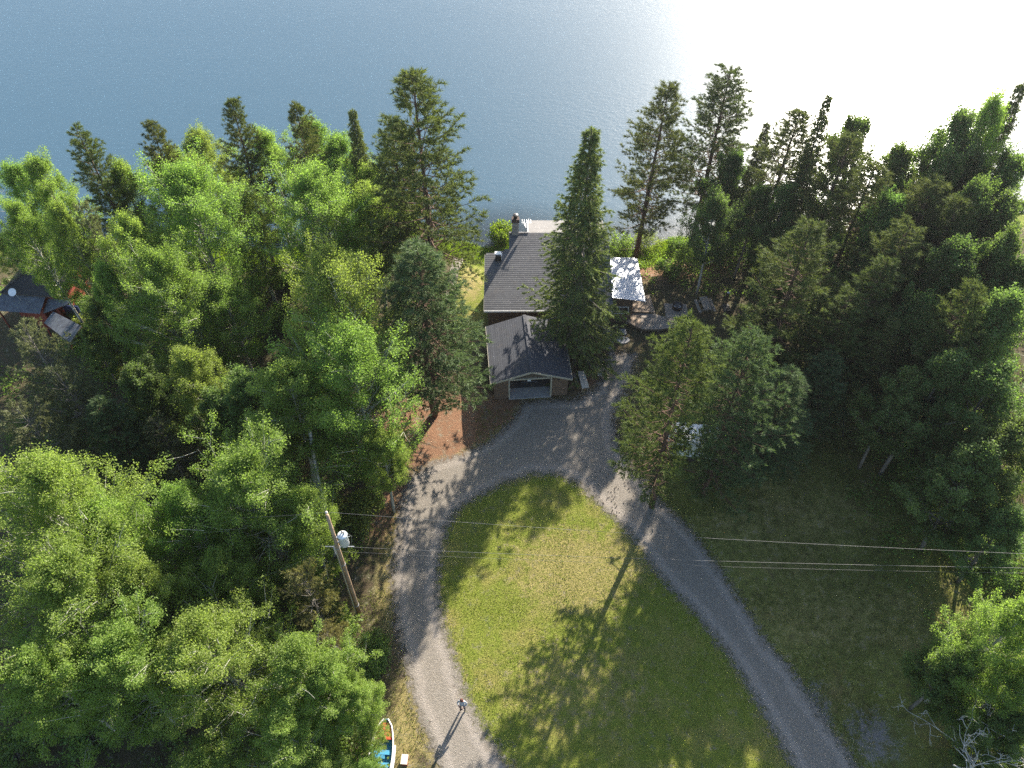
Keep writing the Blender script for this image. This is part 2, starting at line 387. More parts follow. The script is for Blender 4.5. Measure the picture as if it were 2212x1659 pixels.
# gravel drive: the ground cells under it, a finger above the soil
x2 = np.arange(-16, 30.01, .3); y2 = np.arange(1, 54.01, .3); DX, DY = np.meshgrid(x2, y2); D2 = drive_sd(DX, DY)
I2 = np.arange(D2.size).reshape(D2.shape)
cell = np.minimum.reduce([D2[:-1, :-1], D2[:-1, 1:], D2[1:, 1:], D2[1:, :-1]]) < .7
q = np.stack([I2[:-1, :-1], I2[:-1, 1:], I2[1:, 1:], I2[1:, :-1]], -1)[cell]
used = np.unique(q); mp = np.full(D2.size, -1); mp[used] = np.arange(len(used))
dv = np.stack([DX.ravel()[used], DY.ravel()[used], tz(DX, DY).ravel()[used]+.035-.05*np.clip(D2.ravel()[used], 0, .7)], -1)
me = mesh_np('driveway', dv, mp[q], 4)
dd = D2.ravel()[used]
color_attr(me, 'edge', [dd, dd*0, dd*0, dd*0+1])
t = NT('gravel'); P = t.pos(); at = t.n('Attribute', attribute_name='edge')
sx = t.n('SeparateColor'); t.t.links.new(at.outputs['Color'], sx.inputs[0])
vo = t.n('TexVoronoi'); vo.inputs['Scale'].default_value = 24; t.put(vo.inputs['Vector'], P)
vo2 = t.n('TexVoronoi'); vo2.inputs['Scale'].default_value = 9; t.put(vo2.inputs['Vector'], P)
b1 = t.noise(.45, 4, .6, P); b2 = t.noise(2.2, 5, .65, P)
sv = t.n('SeparateColor'); t.t.links.new(vo.outputs['Color'], sv.inputs[0])
sv2 = t.n('SeparateColor'); t.t.links.new(vo2.outputs['Color'], sv2.inputs[0])
col = t.mix(sv.outputs[0], (.32, .275, .232), (.175, .155, .135))
col = t.mix(t.rng(sv2.outputs[0], .2, .9), col, t.mix(.6, col, (.275, .245, .215)))
col = t.mix(t.rng(b2, .55, .75, 0, .5), col, (.20, .165, .12))
col = t.mix(t.rng(b1, .55, .75, 0, .35), col, (.20, .15, .11))
trk = t.rng(t.math('ABSOLUTE', t.math('ADD', sx.outputs[0], t.math('ADD', .62, t.math('MULTIPLY', t.math('SUBTRACT', b1, .5), .8)))), .05, .45, 1, 0)
col = t.mix(t.math('MULTIPLY', trk, .6), t.mix(.28, col, (.13, .12, .085)), t.mix(.5, col, (.36, .315, .27)))
shg = t.pri(col, .92, 0, t.bump(t.math('ADD', vo.outputs['Distance'], sv.outputs[1]), .8, .04), .15)
f3 = t.noise(5, 4, .7, P)
mask = t.rng(t.math('ADD', sx.outputs[0], t.math('MULTIPLY', t.math('SUBTRACT', t.math('ADD', t.math('MULTIPLY', b2, .55), t.math('MULTIPLY', f3, .45)), .5), 3.4)), -.40, .55)
tr = t.n('BsdfTransparent')
M['gravel'] = t.done(t.mixs(mask, shg, tr.outputs[0]))
me.materials.append(M['gravel']); tag(link(bpy.data.objects.new('driveway', me)), kind='structure')

# lake
lx = np.concatenate([np.linspace(-900, -120, 10)[:-1], np.arange(-120, 121, 6.0), np.linspace(120, 900, 10)[1:]])
ly = np.concatenate([np.arange(58, 80, .8), np.linspace(80, 160, 14)[1:], np.linspace(160, 1500, 12)[1:]])
LX, LY = np.meshgrid(lx, ly); I3 = np.arange(LX.size).reshape(LX.shape)
me = mesh_np('lake', np.stack([LX, LY, LX*0+WATER], -1).reshape(-1, 3), np.stack([I3[:-1, :-1], I3[:-1, 1:], I3[1:, 1:], I3[1:, :-1]], -1).reshape(-1, 4), 4)
dep = np.clip((LY-shore_y(LX))/11.0, 0, 1); color_attr(me, 'depth', [dep, dep, dep, dep*0+1])
t = NT('lake_water'); P = t.pos((.55, 1.0, 1.0)); ro = t.n('VectorRotate'); ro.rotation_type = 'Z_AXIS'; ro.inputs['Angle'].default_value = math.radians(-9)
t.t.links.new(P, ro.inputs['Vector']); P = ro.outputs[0]
w1 = t.noise(2.0, 2, .5, P, .3); w2 = t.noise(4.5, 3, .55, P, .2); w3 = t.noise(.05, 4, .55, t.pos((.25, 1.0, 1.0)), .6); w4 = t.noise(8, 2, .5, P)
hgt = t.math('ADD', t.math('ADD', t.math('MULTIPLY', w1, .55), t.math('MULTIPLY', w2, .28)), t.math('MULTIPLY', w4, .05))
hgt = t.math('MULTIPLY', hgt, t.rng(w3, .35, .65, .3, 1.0))
nb = t.bump(hgt, 1.0, .055)
at = t.n('Attribute', attribute_name='depth'); sx = t.n('SeparateColor'); t.t.links.new(at.outputs['Color'], sx.inputs[0])
deepd = t.n('BsdfDiffuse'); t.put(deepd.inputs['Color'], (.042, .084, .118))
trn = t.n('BsdfTransparent'); t.put(trn.inputs['Color'], (.75, .85, .85))
body = t.mixs(t.rng(sx.outputs[0], 0., .8, .25, 1.), trn.outputs[0], deepd.outputs[0])
fr = t.n('Fresnel'); fr.inputs['IOR'].default_value = 1.333; t.t.links.new(nb, fr.inputs['Normal'])
gl = t.n('BsdfGlossy'); t.put(gl.inputs['Roughness'], .33); t.put(gl.inputs['Normal'], nb)
M['water'] = t.done(t.mixs(fr.outputs[0], body, gl.outputs[0]))
me.materials.append(M['water']); tag(link(bpy.data.objects.new('lake', me)), kind='structure')

# ------------------------------------------------------------------ vegetation prototypes
def unit(v): return v/np.maximum(np.linalg.norm(v, axis=-1, keepdims=True), 1e-9)

def leaves_mesh(name, cen, sig, count, size, rs, out_c, up=.45, outw=.35):
    """cen (k,3) clump centres, sig (k,3), count leaves for each clump; folded diamond leaves"""
    k = len(cen); n = k*count
    u = rs.normal(size=(n, 3)); u = unit(u)*(rs.rand(n, 1)**.5)*1.55
    c = np.repeat(cen, count, 0)+u*np.repeat(sig, count, 0)
    out = unit(c-np.array(out_c)); nrm = unit(rs.normal(size=(n, 3))*.9+out*outw+np.array([0, 0, up]))
    a = unit(np.cross(nrm, rs.normal(size=(n, 3)))); b = np.cross(nrm, a)
    s = size*(.65+.7*rs.rand(n, 1))
    v = np.empty((n, 4, 3)); v[:, 0] = c-a*s*.55; v[:, 1] = c+b*s*.42-nrm*s*.10; v[:, 2] = c+a*s*.6-nrm*s*.06; v[:, 3] = c-b*s*.42-nrm*s*.10
    return mesh_np(name, v.reshape(-1, 3), np.arange(n*4), 4)

def aspen_proto(seed, h=17., r=4., base=.30, nl=34, leaf='aspen_leaf', barkm='aspen_bark', per=100, size=.095, slim=.72):
    rs = np.random.RandomState(seed); tb = MB(); lb = MB()
    bend = rs.normal(size=2)*.35
    tp = lambda s: np.array([bend[0]*math.sin(s*2.2), bend[1]*math.sin(s*2.6+.5)-bend[1]*math.sin(.5), s*h])
    ss = np.linspace(0, .96, 9); tb.tube([tp(s) for s in ss], [(.175*(1-s)**.8+.018)*h/17 for s in ss], 7)
    cen = []; sig = []
    for i in range(nl):
        q = (i+.5+rs.uniform(-.4, .4))/nl; s0 = base+(0.93-base)*q
        az = i*2.3999+rs.uniform(-.4, .4)
        f = ((1-q)**slim)*min(1., .45+q*2.2); L = r*f*rs.uniform(.6, 1.22)
        rise = L*(.6+1.0*q)*rs.uniform(.6, 1.4)+.3
        p0 = tp(s0); d = np.array([math.cos(az), math.sin(az), 0.])
        pts = [p0+d*L*w+np.array([0, 0, rise*(w**1.6)]) for w in (0, .35, .7, 1.)]
        pts = [p+rs.normal(size=3)*.06*L*j/3 for j, p in enumerate(pts)]
        lb.tube(pts, [.055*(1-q)*.8+.018, .035*(1-q)+.014, .018, .008], 5, False)
        for w in (.5, .72, .9, 1.0):
            cen.append(pts[0]*(1-w)+pts[-1]*w+np.array([0, 0, rise*((w**1.6)-w)])); sig.append((.29, .29, .42))
        for k in range(6):
            w = rs.uniform(.25, .97); st = pts[0]+d*L*w+np.array([0, 0, rise*(w**1.6)]); a2 = az+rs.choice([-1, 1])*rs.uniform(.5, 1.2)
            ll = L*rs.uniform(.25, .45)+.25; en = st+np.array([math.cos(a2)*ll, math.sin(a2)*ll, ll*rs.uniform(.3, 1.1)])
            lb.tube([st, (st+en)/2+rs.normal(size=3)*.05, en], [.018, .013, .006], 4, False)
            cen += [en, (st+en*2)/3]; sig += [(.25, .25, .46), (.29, .29, .33)]
    for k in range(7):
        cen.append(tp(.93)+np.array([rs.normal()*.3, rs.normal()*.3, h*.01*k+.1*rs.rand()])); sig.append((.38, .38, .55))
    cen = np.array(cen); sig = np.array(sig)*(r/4.)**.5*rs.uniform(.75, 1.25, (len(cen), 1))
    keep = rs.rand(len(cen)) < rs.uniform(.72, .95); cen = cen[keep]; sig = sig[keep]
    cm = leaves_mesh('crown', cen, sig, per, size, rs, (0, 0, h*.5)); cm.materials.append(M[leaf])
    return finish_proto(tb, lb, cm, barkm, h, r)

def finish_proto(tb, lb, cm, barkm, h, r, limbs='limbs'):
    out = []
    for nm, b in (('trunk', tb), (limbs, lb)):
        m = bpy.data.meshes.new(nm); m.from_pydata(b.v, [], b.f); m.update(); m.materials.append(M[barkm])
        m.polygons.foreach_set('use_smooth', [True]*len(m.polygons)); out.append((nm, m))
    if cm is not None: out.append(('crown', cm))
    return dict(parts=out, h=h, r=r)

def needles_mesh(name, P, D, k, ln, wd, spread, rs, mat):
    """tufts at P pointing along D: k flat needle sprays each"""
    n = len(P)*k; p = np.repeat(P, k, 0); d = unit(np.repeat(D, k, 0)+rs.normal(size=(n, 3))*spread)
    s = unit(np.cross(d, rs.normal(size=(n, 3)))); L = ln*(.7+.6*rs.rand(n, 1)); w = wd*(.7+.6*rs.rand(n, 1))
    p = p+rs.normal(size=(n, 3))*ln*.12
    v = np.empty((n, 3, 3)); v[:, 0] = p-s*w*.5; v[:, 1] = p+s*w*.5; v[:, 2] = p+d*L
    m = mesh_np(name, v.reshape(-1, 3), np.arange(n*3), 3); m.materials.append(M[mat]); return m

def conifer_proto(seed, kind, mat, barkm, h=20., r=3.5, fork=False, gap=None):
    rs = np.random.RandomState(seed); tb = MB(); lb = MB()
    K = dict(red=dict(base=.26, gap=.46, nb=5, prof=lambda q: (1-q)**.62*min(1, .62+q*1.9), tilt=(-.05, .75), twigs=8, tl=.36, k=15, ln=.29, wd=.045, sp=.68, inner=.28, tuft=3, dr=.85),
             white=dict(base=.16, gap=.50, nb=6, prof=lambda q: (1-q)**.60*min(1, .7+q*1.5), tilt=(-.02, .55), twigs=9, tl=.38, k=16, ln=.27, wd=.04, sp=.55, inner=.22, tuft=3, dr=.95),
             spruce=dict(base=.03, gap=.44, nb=6, prof=lambda q: (1-q)**.92*min(1, .9+q), tilt=(-.34, .5), twigs=13, tl=.36, k=10, ln=.22, wd=.05, sp=.45, inner=.12, tuft=4, dr=.8),
             scrub=dict(base=.12, gap=.55, nb=5, prof=lambda q: (1-q)**.5*min(1, .6+q*2.0), tilt=(.0, .7), twigs=8, tl=.36, k=12, ln=.24, wd=.05, sp=.6, inner=.3, tuft=3, dr=.7))[kind]
    bend = rs.normal(size=2)*(.25 if kind != 'scrub' else .6)
    tp = lambda s: np.array([bend[0]*math.sin(s*2.4), bend[1]*(math.sin(s*2.1+.4)-math.sin(.4)), s*h])
    ss = np.linspace(0, 1.0, 10); tb.tube([tp(s) for s in ss], [(.21*(1-s)**.9+.02)*h/20 for s in ss], 8)
    if fork:
        tb.tube([(0.25, .1, 0), (.55, .2, h*.12), (.75, .3, h*.3), (.6, .2, h*.5), (.3, .1, h*.7)], [.20, .18, .15, .10, .04], 8)
    P = []; D = []
    z = K['base']*h; ph = rs.rand()*6
    # bare dead stubs on the clear lower trunk
    if kind in ('red', 'white', 'scrub'):
        for j in range(12):
            zz = rs.uniform(.08, K['base'])*h; a = rs.rand()*6.28; l = rs.uniform(.5, 1.6)
            p0 = tp(zz/h); lb.tube([p0, p0+np.array([math.cos(a)*l, math.sin(a)*l, rs.uniform(-.2, .3)])], [.025, .008], 4, False)
    while z < h*.985:
        q = (z-K['base']*h)/(h*(1-K['base'])); nb = K['nb'] if q < .9 else 4
        ph += rs.uniform(.4, 1.1); loc = rs.uniform(.72, 1.15) if kind == 'spruce' else rs.uniform(.82, 1.12)
        for j in range(nb):
            if kind in ('red', 'scrub') and rs.rand() < .17: continue
            az = ph+j*2*math.pi/nb+rs.normal()*.22; L = max(.18, r*K['prof'](q)*loc*rs.uniform(.5, 1.25))
            if gap and gap[2] < z < gap[3] and (math.degrees(az)-gap[0]) % 360 < gap[1]-gap[0]: L *= .42
            tilt = K['tilt'][0]+(K['tilt'][1]-K['tilt'][0])*q**1.2+rs.normal()*.08
            p0 = tp(z/h)+np.array([0, 0, rs.uniform(-.15, .15)]); dh = np.array([math.cos(az), math.sin(az), 0.]); side = np.array([-dh[1], dh[0], 0])
            def bp(w):
                if kind == 'spruce': zz = L*(math.sin(tilt)*w-.20*math.sin(w*math.pi*.9)*(1-q)+.10*w*w)
                else: zz = L*(math.sin(tilt)*w+.20*w*w-.06*math.sin(w*3.1))
                return p0+dh*L*w*math.cos(tilt*.7)+np.array([0, 0, zz])
            lb.tube([bp(w) for w in (0, .4, .75, 1)], [.05*(1-q)+.014, .03*(1-q)+.010, .012, .005], 4, False)
            nt = max(2, int(K['twigs']*(.35+.75*L/r)))
            for m in range(nt):
                w = K['inner']+(1-K['inner'])*(m+rs.rand())/nt; st = bp(w); sd = 1 if m % 2 else -1
                tl = K['tl']*L*(1.15-w)+.22
                dr = unit(side*sd*rs.uniform(.5, 1.0)*K['dr']+dh*rs.uniform(.5, 1.0)+np.array([0, 0, (-.35 if kind == 'spruce' else rs.uniform(-.05, .35))]))
                nn = K['tuft'] if tl > .45 else 2
                for w2 in np.linspace(.35, 1.0, nn): P.append(st+dr*tl*w2); D.append(dr+np.array([0, 0, (-.45*rs.rand() if kind == 'spruce' else .35)]))
                if tl > .6: lb.tube([st, st+dr*tl], [.010, .004], 3, False)
            P.append(bp(1.0)); D.append(unit(dh+np.array([0, 0, .5 if kind != 'spruce' else .1])))
        z += K['gap']*rs.uniform(.75, 1.25)*(1.0-.35*q)
    for j in range(4): P.append(tp(1.0)+np.array([0, 0, -.12*j])); D.append(np.array([0, 0, 1.]))
    P = np.array(P); D = np.array(D)
    cm = needles_mesh('crown', P, D, K['k'], K['ln'], K['wd'], K['sp'], rs, mat)
    return finish_proto(tb, lb, cm, barkm, h, r)

def shrub_proto(seed, h=2.2, r=1.5, leaf='shrub_leaf', n=34, per=60, size=.13):
    rs = np.random.RandomState(seed); tb = MB(); lb = MB(); cen = []
    for i in range(n):
        az = rs.rand()*6.28; l = r*rs.rand()**.5; zt = h*(.35+.6*rs.rand()*(1-.5*(l/r)**2))
        e = np.array([math.cos(az)*l, math.sin(az)*l, zt]); cen.append(e)
        if i % 2 == 0: tb.tube([(e[0]*.08, e[1]*.08, -.05), e*.55+np.array([0, 0, .1]), e], [.025, .016, .006], 4, False)
    for e in cen[:10]: cen.append(e*np.array([.8, .8, .45]))
    cen = np.array(cen); cm = leaves_mesh('foliage', cen, np.full((len(cen), 3), .30*r/1.5+.06), per, size, rs, (0, 0, h*.3))
    cm.materials.append(M[leaf])
    m = bpy.data.meshes.new('stems'); m.from_pydata(tb.v, [], tb.f); m.update(); m.materials.append(M['grey_bark'])
    return dict(parts=[('stems', m), ('foliage', cm)], h=h, r=r)

PROTO = {
    'aspen': [aspen_proto(11+i, 17, 4, b, nl=n, per=p) for i, (b, n, p) in enumerate([(.20, 42, 100), (.26, 40, 100), (.16, 44, 95), (.40, 36, 105), (.22, 46, 92), (.30, 38, 105)])],
    'big_aspen': [aspen_proto(91+i, 18, 5.2, .16, nl=70, per=96, size=.095, slim=.62) for i in range(3)],
    'birch': [aspen_proto(31+i, 14, 3.2, .22, nl=30, leaf='birch_leaf', barkm='grey_bark', per=100, size=.115) for i in range(3)],
    'pale_birch': [aspen_proto(37, 12, 2.8, .32, nl=30, leaf='birch_leaf', barkm='birch_bark', per=90, size=.105)],
    'red_pine': [conifer_proto(41+i, 'red', 'red_pine_needle', 'pine_bark') for i in range(4)],
    'white_pine': [conifer_proto(51+i, 'white', 'white_pine_needle', 'pine_bark', fork=(i == 0)) for i in range(2)],
    'spruce': [conifer_proto(61+i, 'spruce', 'spruce_needle', 'grey_bark') for i in range(2)],
    'tamarack': [conifer_proto(71, 'scrub', 'tan_needle', 'grey_bark', 10, 2.6)],
    'jack_pine': [conifer_proto(75+i, 'scrub', 'lichen_needle', 'grey_bark', 14, 3.5) for i in range(2)],
    'shrub': [shrub_proto(81), shrub_proto(82, 1.8, 1.2), shrub_proto(83, 2.6, 1.6)],
    'reed': [shrub_proto(86, 2.0, 1.2, 'reed_leaf', 40, 60, .16)],
}
def plant(kind, var, loc, h, r, rz, name, label, cat, group=None, lean=(0, 0)):
    pr = PROTO[kind][var % len(PROTO[kind])]
    o = thing(name, label, cat, loc, rz, group); o.scale = (r/pr['r'], r/pr['r'], h/pr['h'])
    o.rotation_euler = (lean[0], lean[1], rz)
    for nm, m in pr['parts']: link(bpy.data.objects.new(nm, m), o)
    return o

ORD = ['', 'first', 'second', 'third', 'fourth', 'fifth', 'sixth', 'seventh', 'eighth', 'ninth', 'tenth', 'eleventh', 'twelfth', 'thirteenth', 'fourteenth', 'fifteenth', 'sixteenth', 'seventeenth']+['%dth' % i for i in range(18, 31)]
KN = dict(aspen=('aspen_tree', 'bright green aspen tree'), big_aspen=('aspen_tree', 'broad aspen tree'), birch=('broadleaf_tree', 'darker green broadleaf tree'), pale_birch=('birch_tree', 'pale-trunked birch'), red_pine=('red_pine', 'dark tufted red pine'),
          white_pine=('white_pine', 'soft blue-green white pine'), spruce=('spruce_tree', 'narrow drooping spruce'), tamarack=('tamarack', 'olive-brown tamarack'), jack_pine=('jack_pine', 'grey-green scraggy jack pine'))
# (row phrase, group, [(kind, top u, top v, height, crown radius, own label or None)])
ROWS = [
 ('on the shore left of the cabin', 'trees along the left lake shore', [
  ('aspen', 8, 362, 14, 3.0, None), ('aspen', 72, 338, 15, 3.1, None), ('red_pine', 172, 275, 18.5, 2.7, None), ('aspen', 236, 352, 14.5, 3.0, None),
  ('red_pine', 318, 262, 17, 2.6, None), ('aspen', 360, 322, 14, 3.3, None), ('aspen', 428, 276, 14.5, 3.5, None), ('red_pine', 488, 216, 18, 2.9, None),
  ('aspen', 560, 278, 14.5, 3.5, None), ('red_pine', 634, 232, 17.5, 2.8, None), ('aspen', 655, 262, 15, 3.4, None), ('aspen', 728, 290, 14.5, 3.5, None),
  ('spruce', 750, 238, 17.5, 2.7, None), ('aspen', 792, 350, 13.5, 3.4, None), ('aspen', 842, 432, 11.5, 3.2, None),
  ('red_pine', 893, 163, 24.5, 5.2, 'tallest red pine, wide and grey-green, on the shore left of the grey shingled roof'), ('red_pine', 846, 255, 20, 3.4, None)]),
 ('in second row of left wood', 'second row of the left wood', [
  ('big_aspen', 388, 366, 17.5, 5.5, 'largest aspen of the left wood, a broad dome right of the red cabin'), ('aspen', 252, 468, 16.5, 3.2, None), ('aspen', 520, 402, 13.5, 3.6, None),
  ('big_aspen', 655, 368, 15.5, 5.0, 'broad aspen right of the largest dome, below the shore pines'), ('aspen', 790, 410, 14, 3.9, None),
  ('jack_pine', 165, 440, 15, 2.2, None), ('aspen', 125, 440, 15.5, 2.4, None), ('aspen', 30, 430, 15, 2.6, None), ('aspen', 42, 470, 9, 2.6, None), ('aspen', 112, 492, 8.5, 2.3, None), ('aspen', 0, 505, 8, 2.2, None)]),
 ('in middle of left wood', 'middle of the left wood', [
  ('big_aspen', 722, 543, 18.3, 5.0, 'tall round-topped aspen whose crown fills the wood just left of the white pine'), ('big_aspen', 335, 545, 15.5, 4.3, 'round aspen in front of the largest dome, right of the red cabin'),
  ('aspen', 470, 600, 12, 3.3, None), ('aspen', 222, 560, 14, 2.3, None), ('birch', 198, 640, 10.5, 2.0, None), ('birch', 185, 705, 7, 1.5, None)]),
 ('between red cabin and drive', 'trees between red cabin and drive', [
  ('big_aspen', 752, 715, 16.5, 4.9, 'broad leaning aspen left of the white pine, reaching the drive'), ('aspen', 815, 930, 10, 2.4, None), ('aspen', 405, 762, 12.5, 3.3, None),
  ('birch', 290, 790, 11.5, 2.7, None), ('birch', 535, 800, 12.5, 3.0, None), ('birch', 460, 850, 11, 2.5, None), ('jack_pine', 40, 712, 14.5, 2.9, None),
  ('jack_pine', 112, 800, 12, 2.6, None), ('white_pine', 200, 870, 10.5, 2.6, None), ('jack_pine', 20, 880, 12, 3.0, None), ('jack_pine', 330, 915, 8, 2.3, None)]),
 ('in front left thicket, upper row', 'front left thicket', [
  ('big_aspen', 75, 1026, 16, 4.9, 'broad aspen at the left edge, upper row of the front thicket'), ('aspen', 205, 1085, 13.5, 3.2, None), ('big_aspen', 512, 984, 15, 4.7, 'broad aspen left of the utility pole'),
  ('aspen', 375, 1060, 12.5, 3.0, None), ('aspen', 640, 1075, 12, 2.4, None)]),
 ('in front left thicket, middle row', 'front left thicket', [
  ('big_aspen', 110, 1210, 14.5, 4.6, 'broad aspen at the left edge, middle row of the front thicket'), ('aspen', 270, 1235, 12.5, 3.2, None), ('aspen', 450, 1200, 11, 3.0, None),
  ('tamarack', 632, 1235, 10, 2.0, None), ('tamarack', 700, 1372, 5.5, 1.5, None)]),
 ('in front left thicket, bottom row', 'front left thicket', [
  ('big_aspen', 440, 1340, 12.5, 4.4, 'brightest broad aspen in the front thicket, facing the lawn'), ('aspen', 610, 1375, 10.5, 3.2, None), ('aspen', 690, 1440, 9, 2.7, None), ('aspen', 770, 1490, 7, 2.0, None),
  ('aspen', 600, 1540, 8.5, 2.9, None), ('big_aspen', 215, 1385, 12.5, 4.3, 'broad aspen in the bottom left corner of the front thicket'), ('aspen', 60, 1400, 13, 3.2, None),
  ('aspen', 790, 1562, 4.6, 1.25, None), ('aspen', 790, 1650, 4.2, 1.2, None), ('aspen', 420, 1640, 7, 2.5, None), ('aspen', 690, 1640, 5.5, 2.0, None)]),
 ('on the shore right of the cabin', 'trees along the right lake shore', [
  ('red_pine', 1430, 175, 19.5, 4.1, 'slim red pine whose trunk stands just behind the white metal roof'),
  ('red_pine', 1578, 146, 19.6, 4.7, 'tall red pine right of the cabin, standing out against the blue water'),
  ('spruce', 1660, 262, 14, 2.5, None), ('red_pine', 1722, 248, 16.5, 4.2, None), ('spruce', 1796, 210, 19, 2.6, None), ('birch', 1862, 252, 17, 3.2, None),
  ('birch', 1965, 318, 16, 3.2, None), ('birch', 2068, 235, 20, 3.3, None), ('aspen', 2140, 198, 21, 3.3, None), ('spruce', 2206, 182, 21, 3.2, None), ('birch', 2205, 330, 18, 3.5, None), ('birch', 2180, 420, 17, 3.5, None), ('birch', 2225, 560, 16, 3.5, None), ('birch', 2100, 300, 18, 3.3, None),
  ('birch', 1590, 335, 12.5, 2.6, None), ('birch', 1640, 400, 11, 2.6, None), ('birch', 2050, 330, 18, 3.0, None)]),
 ('in wood behind the picnic table', 'upper right wood', [
  ('pale_birch', 1556, 418, 11.6, 2.7, 'birch with a pale bare trunk rising behind the picnic table'), ('red_pine', 1885, 362, 17.5, 4.3, None), ('red_pine', 2010, 398, 17.5, 4.3, None),
  ('red_pine', 1770, 488, 18.3, 4.4, 'broad red pine in the right wood, nearest the picnic table'), ('birch', 1930, 420, 16, 3.0, None), ('birch', 2120, 400, 18, 3.2, None), ('birch', 2195, 500, 17, 3.2, None),
  ('birch', 1700, 400, 12, 2.8, None), ('red_pine', 1905, 560, 16, 3.6, None), ('red_pine', 1832, 300, 17.5, 3.9, None), ('red_pine', 1965, 480, 17, 3.9, None), ('red_pine', 2090, 440, 17.5, 3.9, None)]),
 ('in dark wood beside the meadow', 'right wood beside the meadow', [
  ('birch', 2085, 530, 16.5, 3.7, None), ('birch', 2185, 640, 16, 3.6, None), ('birch', 1995, 640, 14, 3.0, None), ('spruce', 1690, 598, 12, 2.8, 'small upright spruce in front of the broad red pine'),
  ('birch', 2055, 770, 13.5, 3.4, None), ('birch', 2165, 800, 14, 3.6, None), ('birch', 1975, 800, 11.5, 2.6, None), ('birch', 2150, 975, 12, 3.3, None),
  ('birch', 2212, 930, 13, 3.2, None), ('birch', 2060, 930, 8.5, 2.3, None), ('birch', 2200, 1110, 9, 2.8, None), ('red_pine', 2120, 620, 17, 3.0, None), ('spruce', 1930, 690, 12.5, 3.0, None), ('red_pine', 1835, 640, 14, 3.6, None), ('spruce', 2035, 560, 15, 3.2, None), ('white_pine', 1790, 760, 10.5, 3.0, None)]),
 ('in the bottom right corner', 'bottom right trees', [
  ('aspen', 2235, 1298, 14, 2.9, None), ('birch', 2100, 1405, 9.0, 2.3, None), ('aspen', 2235, 1440, 11, 2.4, None), ('birch', 2215, 1560, 8.5, 2.2, None)]),
]
rr = random.Random(5); vcount = {}
def spot(u, v, h):
    z = 0.0
    for _ in range(3):
        p = g(u, v, z+h); z = tzf(p[0], p[1])
    return (p[0], p[1], z-.06)
TREES = []
for phrase, group, items in ROWS:
    for kind in set(i[0] for i in items):
        same = sorted([i for i in items if i[0] == kind and not i[5]], key=lambda i: i[1])
        for k, it in enumerate(same):
            w = 'leftmost ' if k == 0 and len(same) > 1 else ''
            lab = KN[kind][1]+(', ' + ('leftmost' if k == 0 else 'rightmost' if k == len(same)-1 else ORD[k+1]+' from the left') if len(same) > 1 else '')+' '+phrase
            TREES.append((it, lab, group))
    for it in items:
        if it[5]: TREES.append((it, it[5], group))
for (kind, u, v, h, r, _), lab, group in TREES:
    c = vcount.get(kind, 0); vcount[kind] = c+1
    p = spot(u, v, h*.985)
    plant(kind, c, p, h, r*1.04, rr.uniform(0, 6.28), KN[kind][0], lab, KN[kind][0].split('_')[-1] if 'tree' not in KN[kind][0] else 'tree', group, (rr.uniform(-.025, .025), rr.uniform(-.025, .025)))
# free-standing conifers whose feet show in the photo
p = g(1408, 1095); PROTO['red_pine'].append(conifer_proto(48, 'red', 'red_pine_needle', 'pine_bark', 19.3, 4.1, gap=(-80, 55, 5.0, 11.5))); plant('red_pine', 4, (p[0], p[1], -.05), 19.3, 4.2, 0, 'red_pine', 'red pine with sunlit tufts standing right beside the gravel drive', 'pine')
p = g(940, 890); plant('white_pine', 0, (p[0], p[1], -.05), 17.4, 4.9, 4.3, 'white_pine', 'twin-trunked white pine on orange needles left of the garage', 'pine')
p = g(1240, 765); plant('spruce', 0, (p[0], p[1], -.05), 22.2, 4.8, .4, 'spruce_tree', 'tall spruce standing in front of the cabin beside the garage roof', 'tree')
p = spot(1630, 728, 17.0); PROTO['white_pine'].append(conifer_proto(58, 'white', 'white_pine_needle', 'pine_bark', 17.2, 4.7, gap=(115, 260, 3.5, 9.5))); plant('white_pine', 2, p, 17.2, 4.7, 0, 'white_pine', 'dense blue-green white pine behind the white camper by the drive', 'pine')
p = spot(1712, 795, 12.5); plant('white_pine', 1, p, 12.7, 3.5, 5.0, 'white_pine', 'darker white pine in shade at the top of the meadow', 'pine')

p = g(690, 1085); plant('aspen', 3, (p[0], p[1], -.05), 15.0, 4.2, .7, 'aspen_tree', 'aspen standing just behind the bare birch snag and the utility pole', 'tree', 'trees between red cabin and drive')

sa_ = g(722, 1200); sb_ = g(667, 928, 10.0); sg = thing('birch_snag', 'bare dead birch trunk rising behind the utility pole top', 'tree', (sa_[0], sa_[1], -.05))
dxs, dys = sb_[0]-sa_[0], sb_[1]-sa_[1]
MB().tube([(dxs*f+.06*math.sin(f*7), dys*f, 10*f) for f in np.linspace(0, 1, 8)], list(np.linspace(.15, .10, 8)), 8).build('trunk', M['birch_bark'], sg, True)
for f, l in ((.6, .9), (.72, 1.1), (.85, .8), (.66, -.5), (.93, -.6)): MB().tube([(dxs*f, dys*f, 10*f), (dxs*f+l, dys*f, 10*f+.1)], [.035, .012], 5).build('stub', M['grey_bark'], sg)

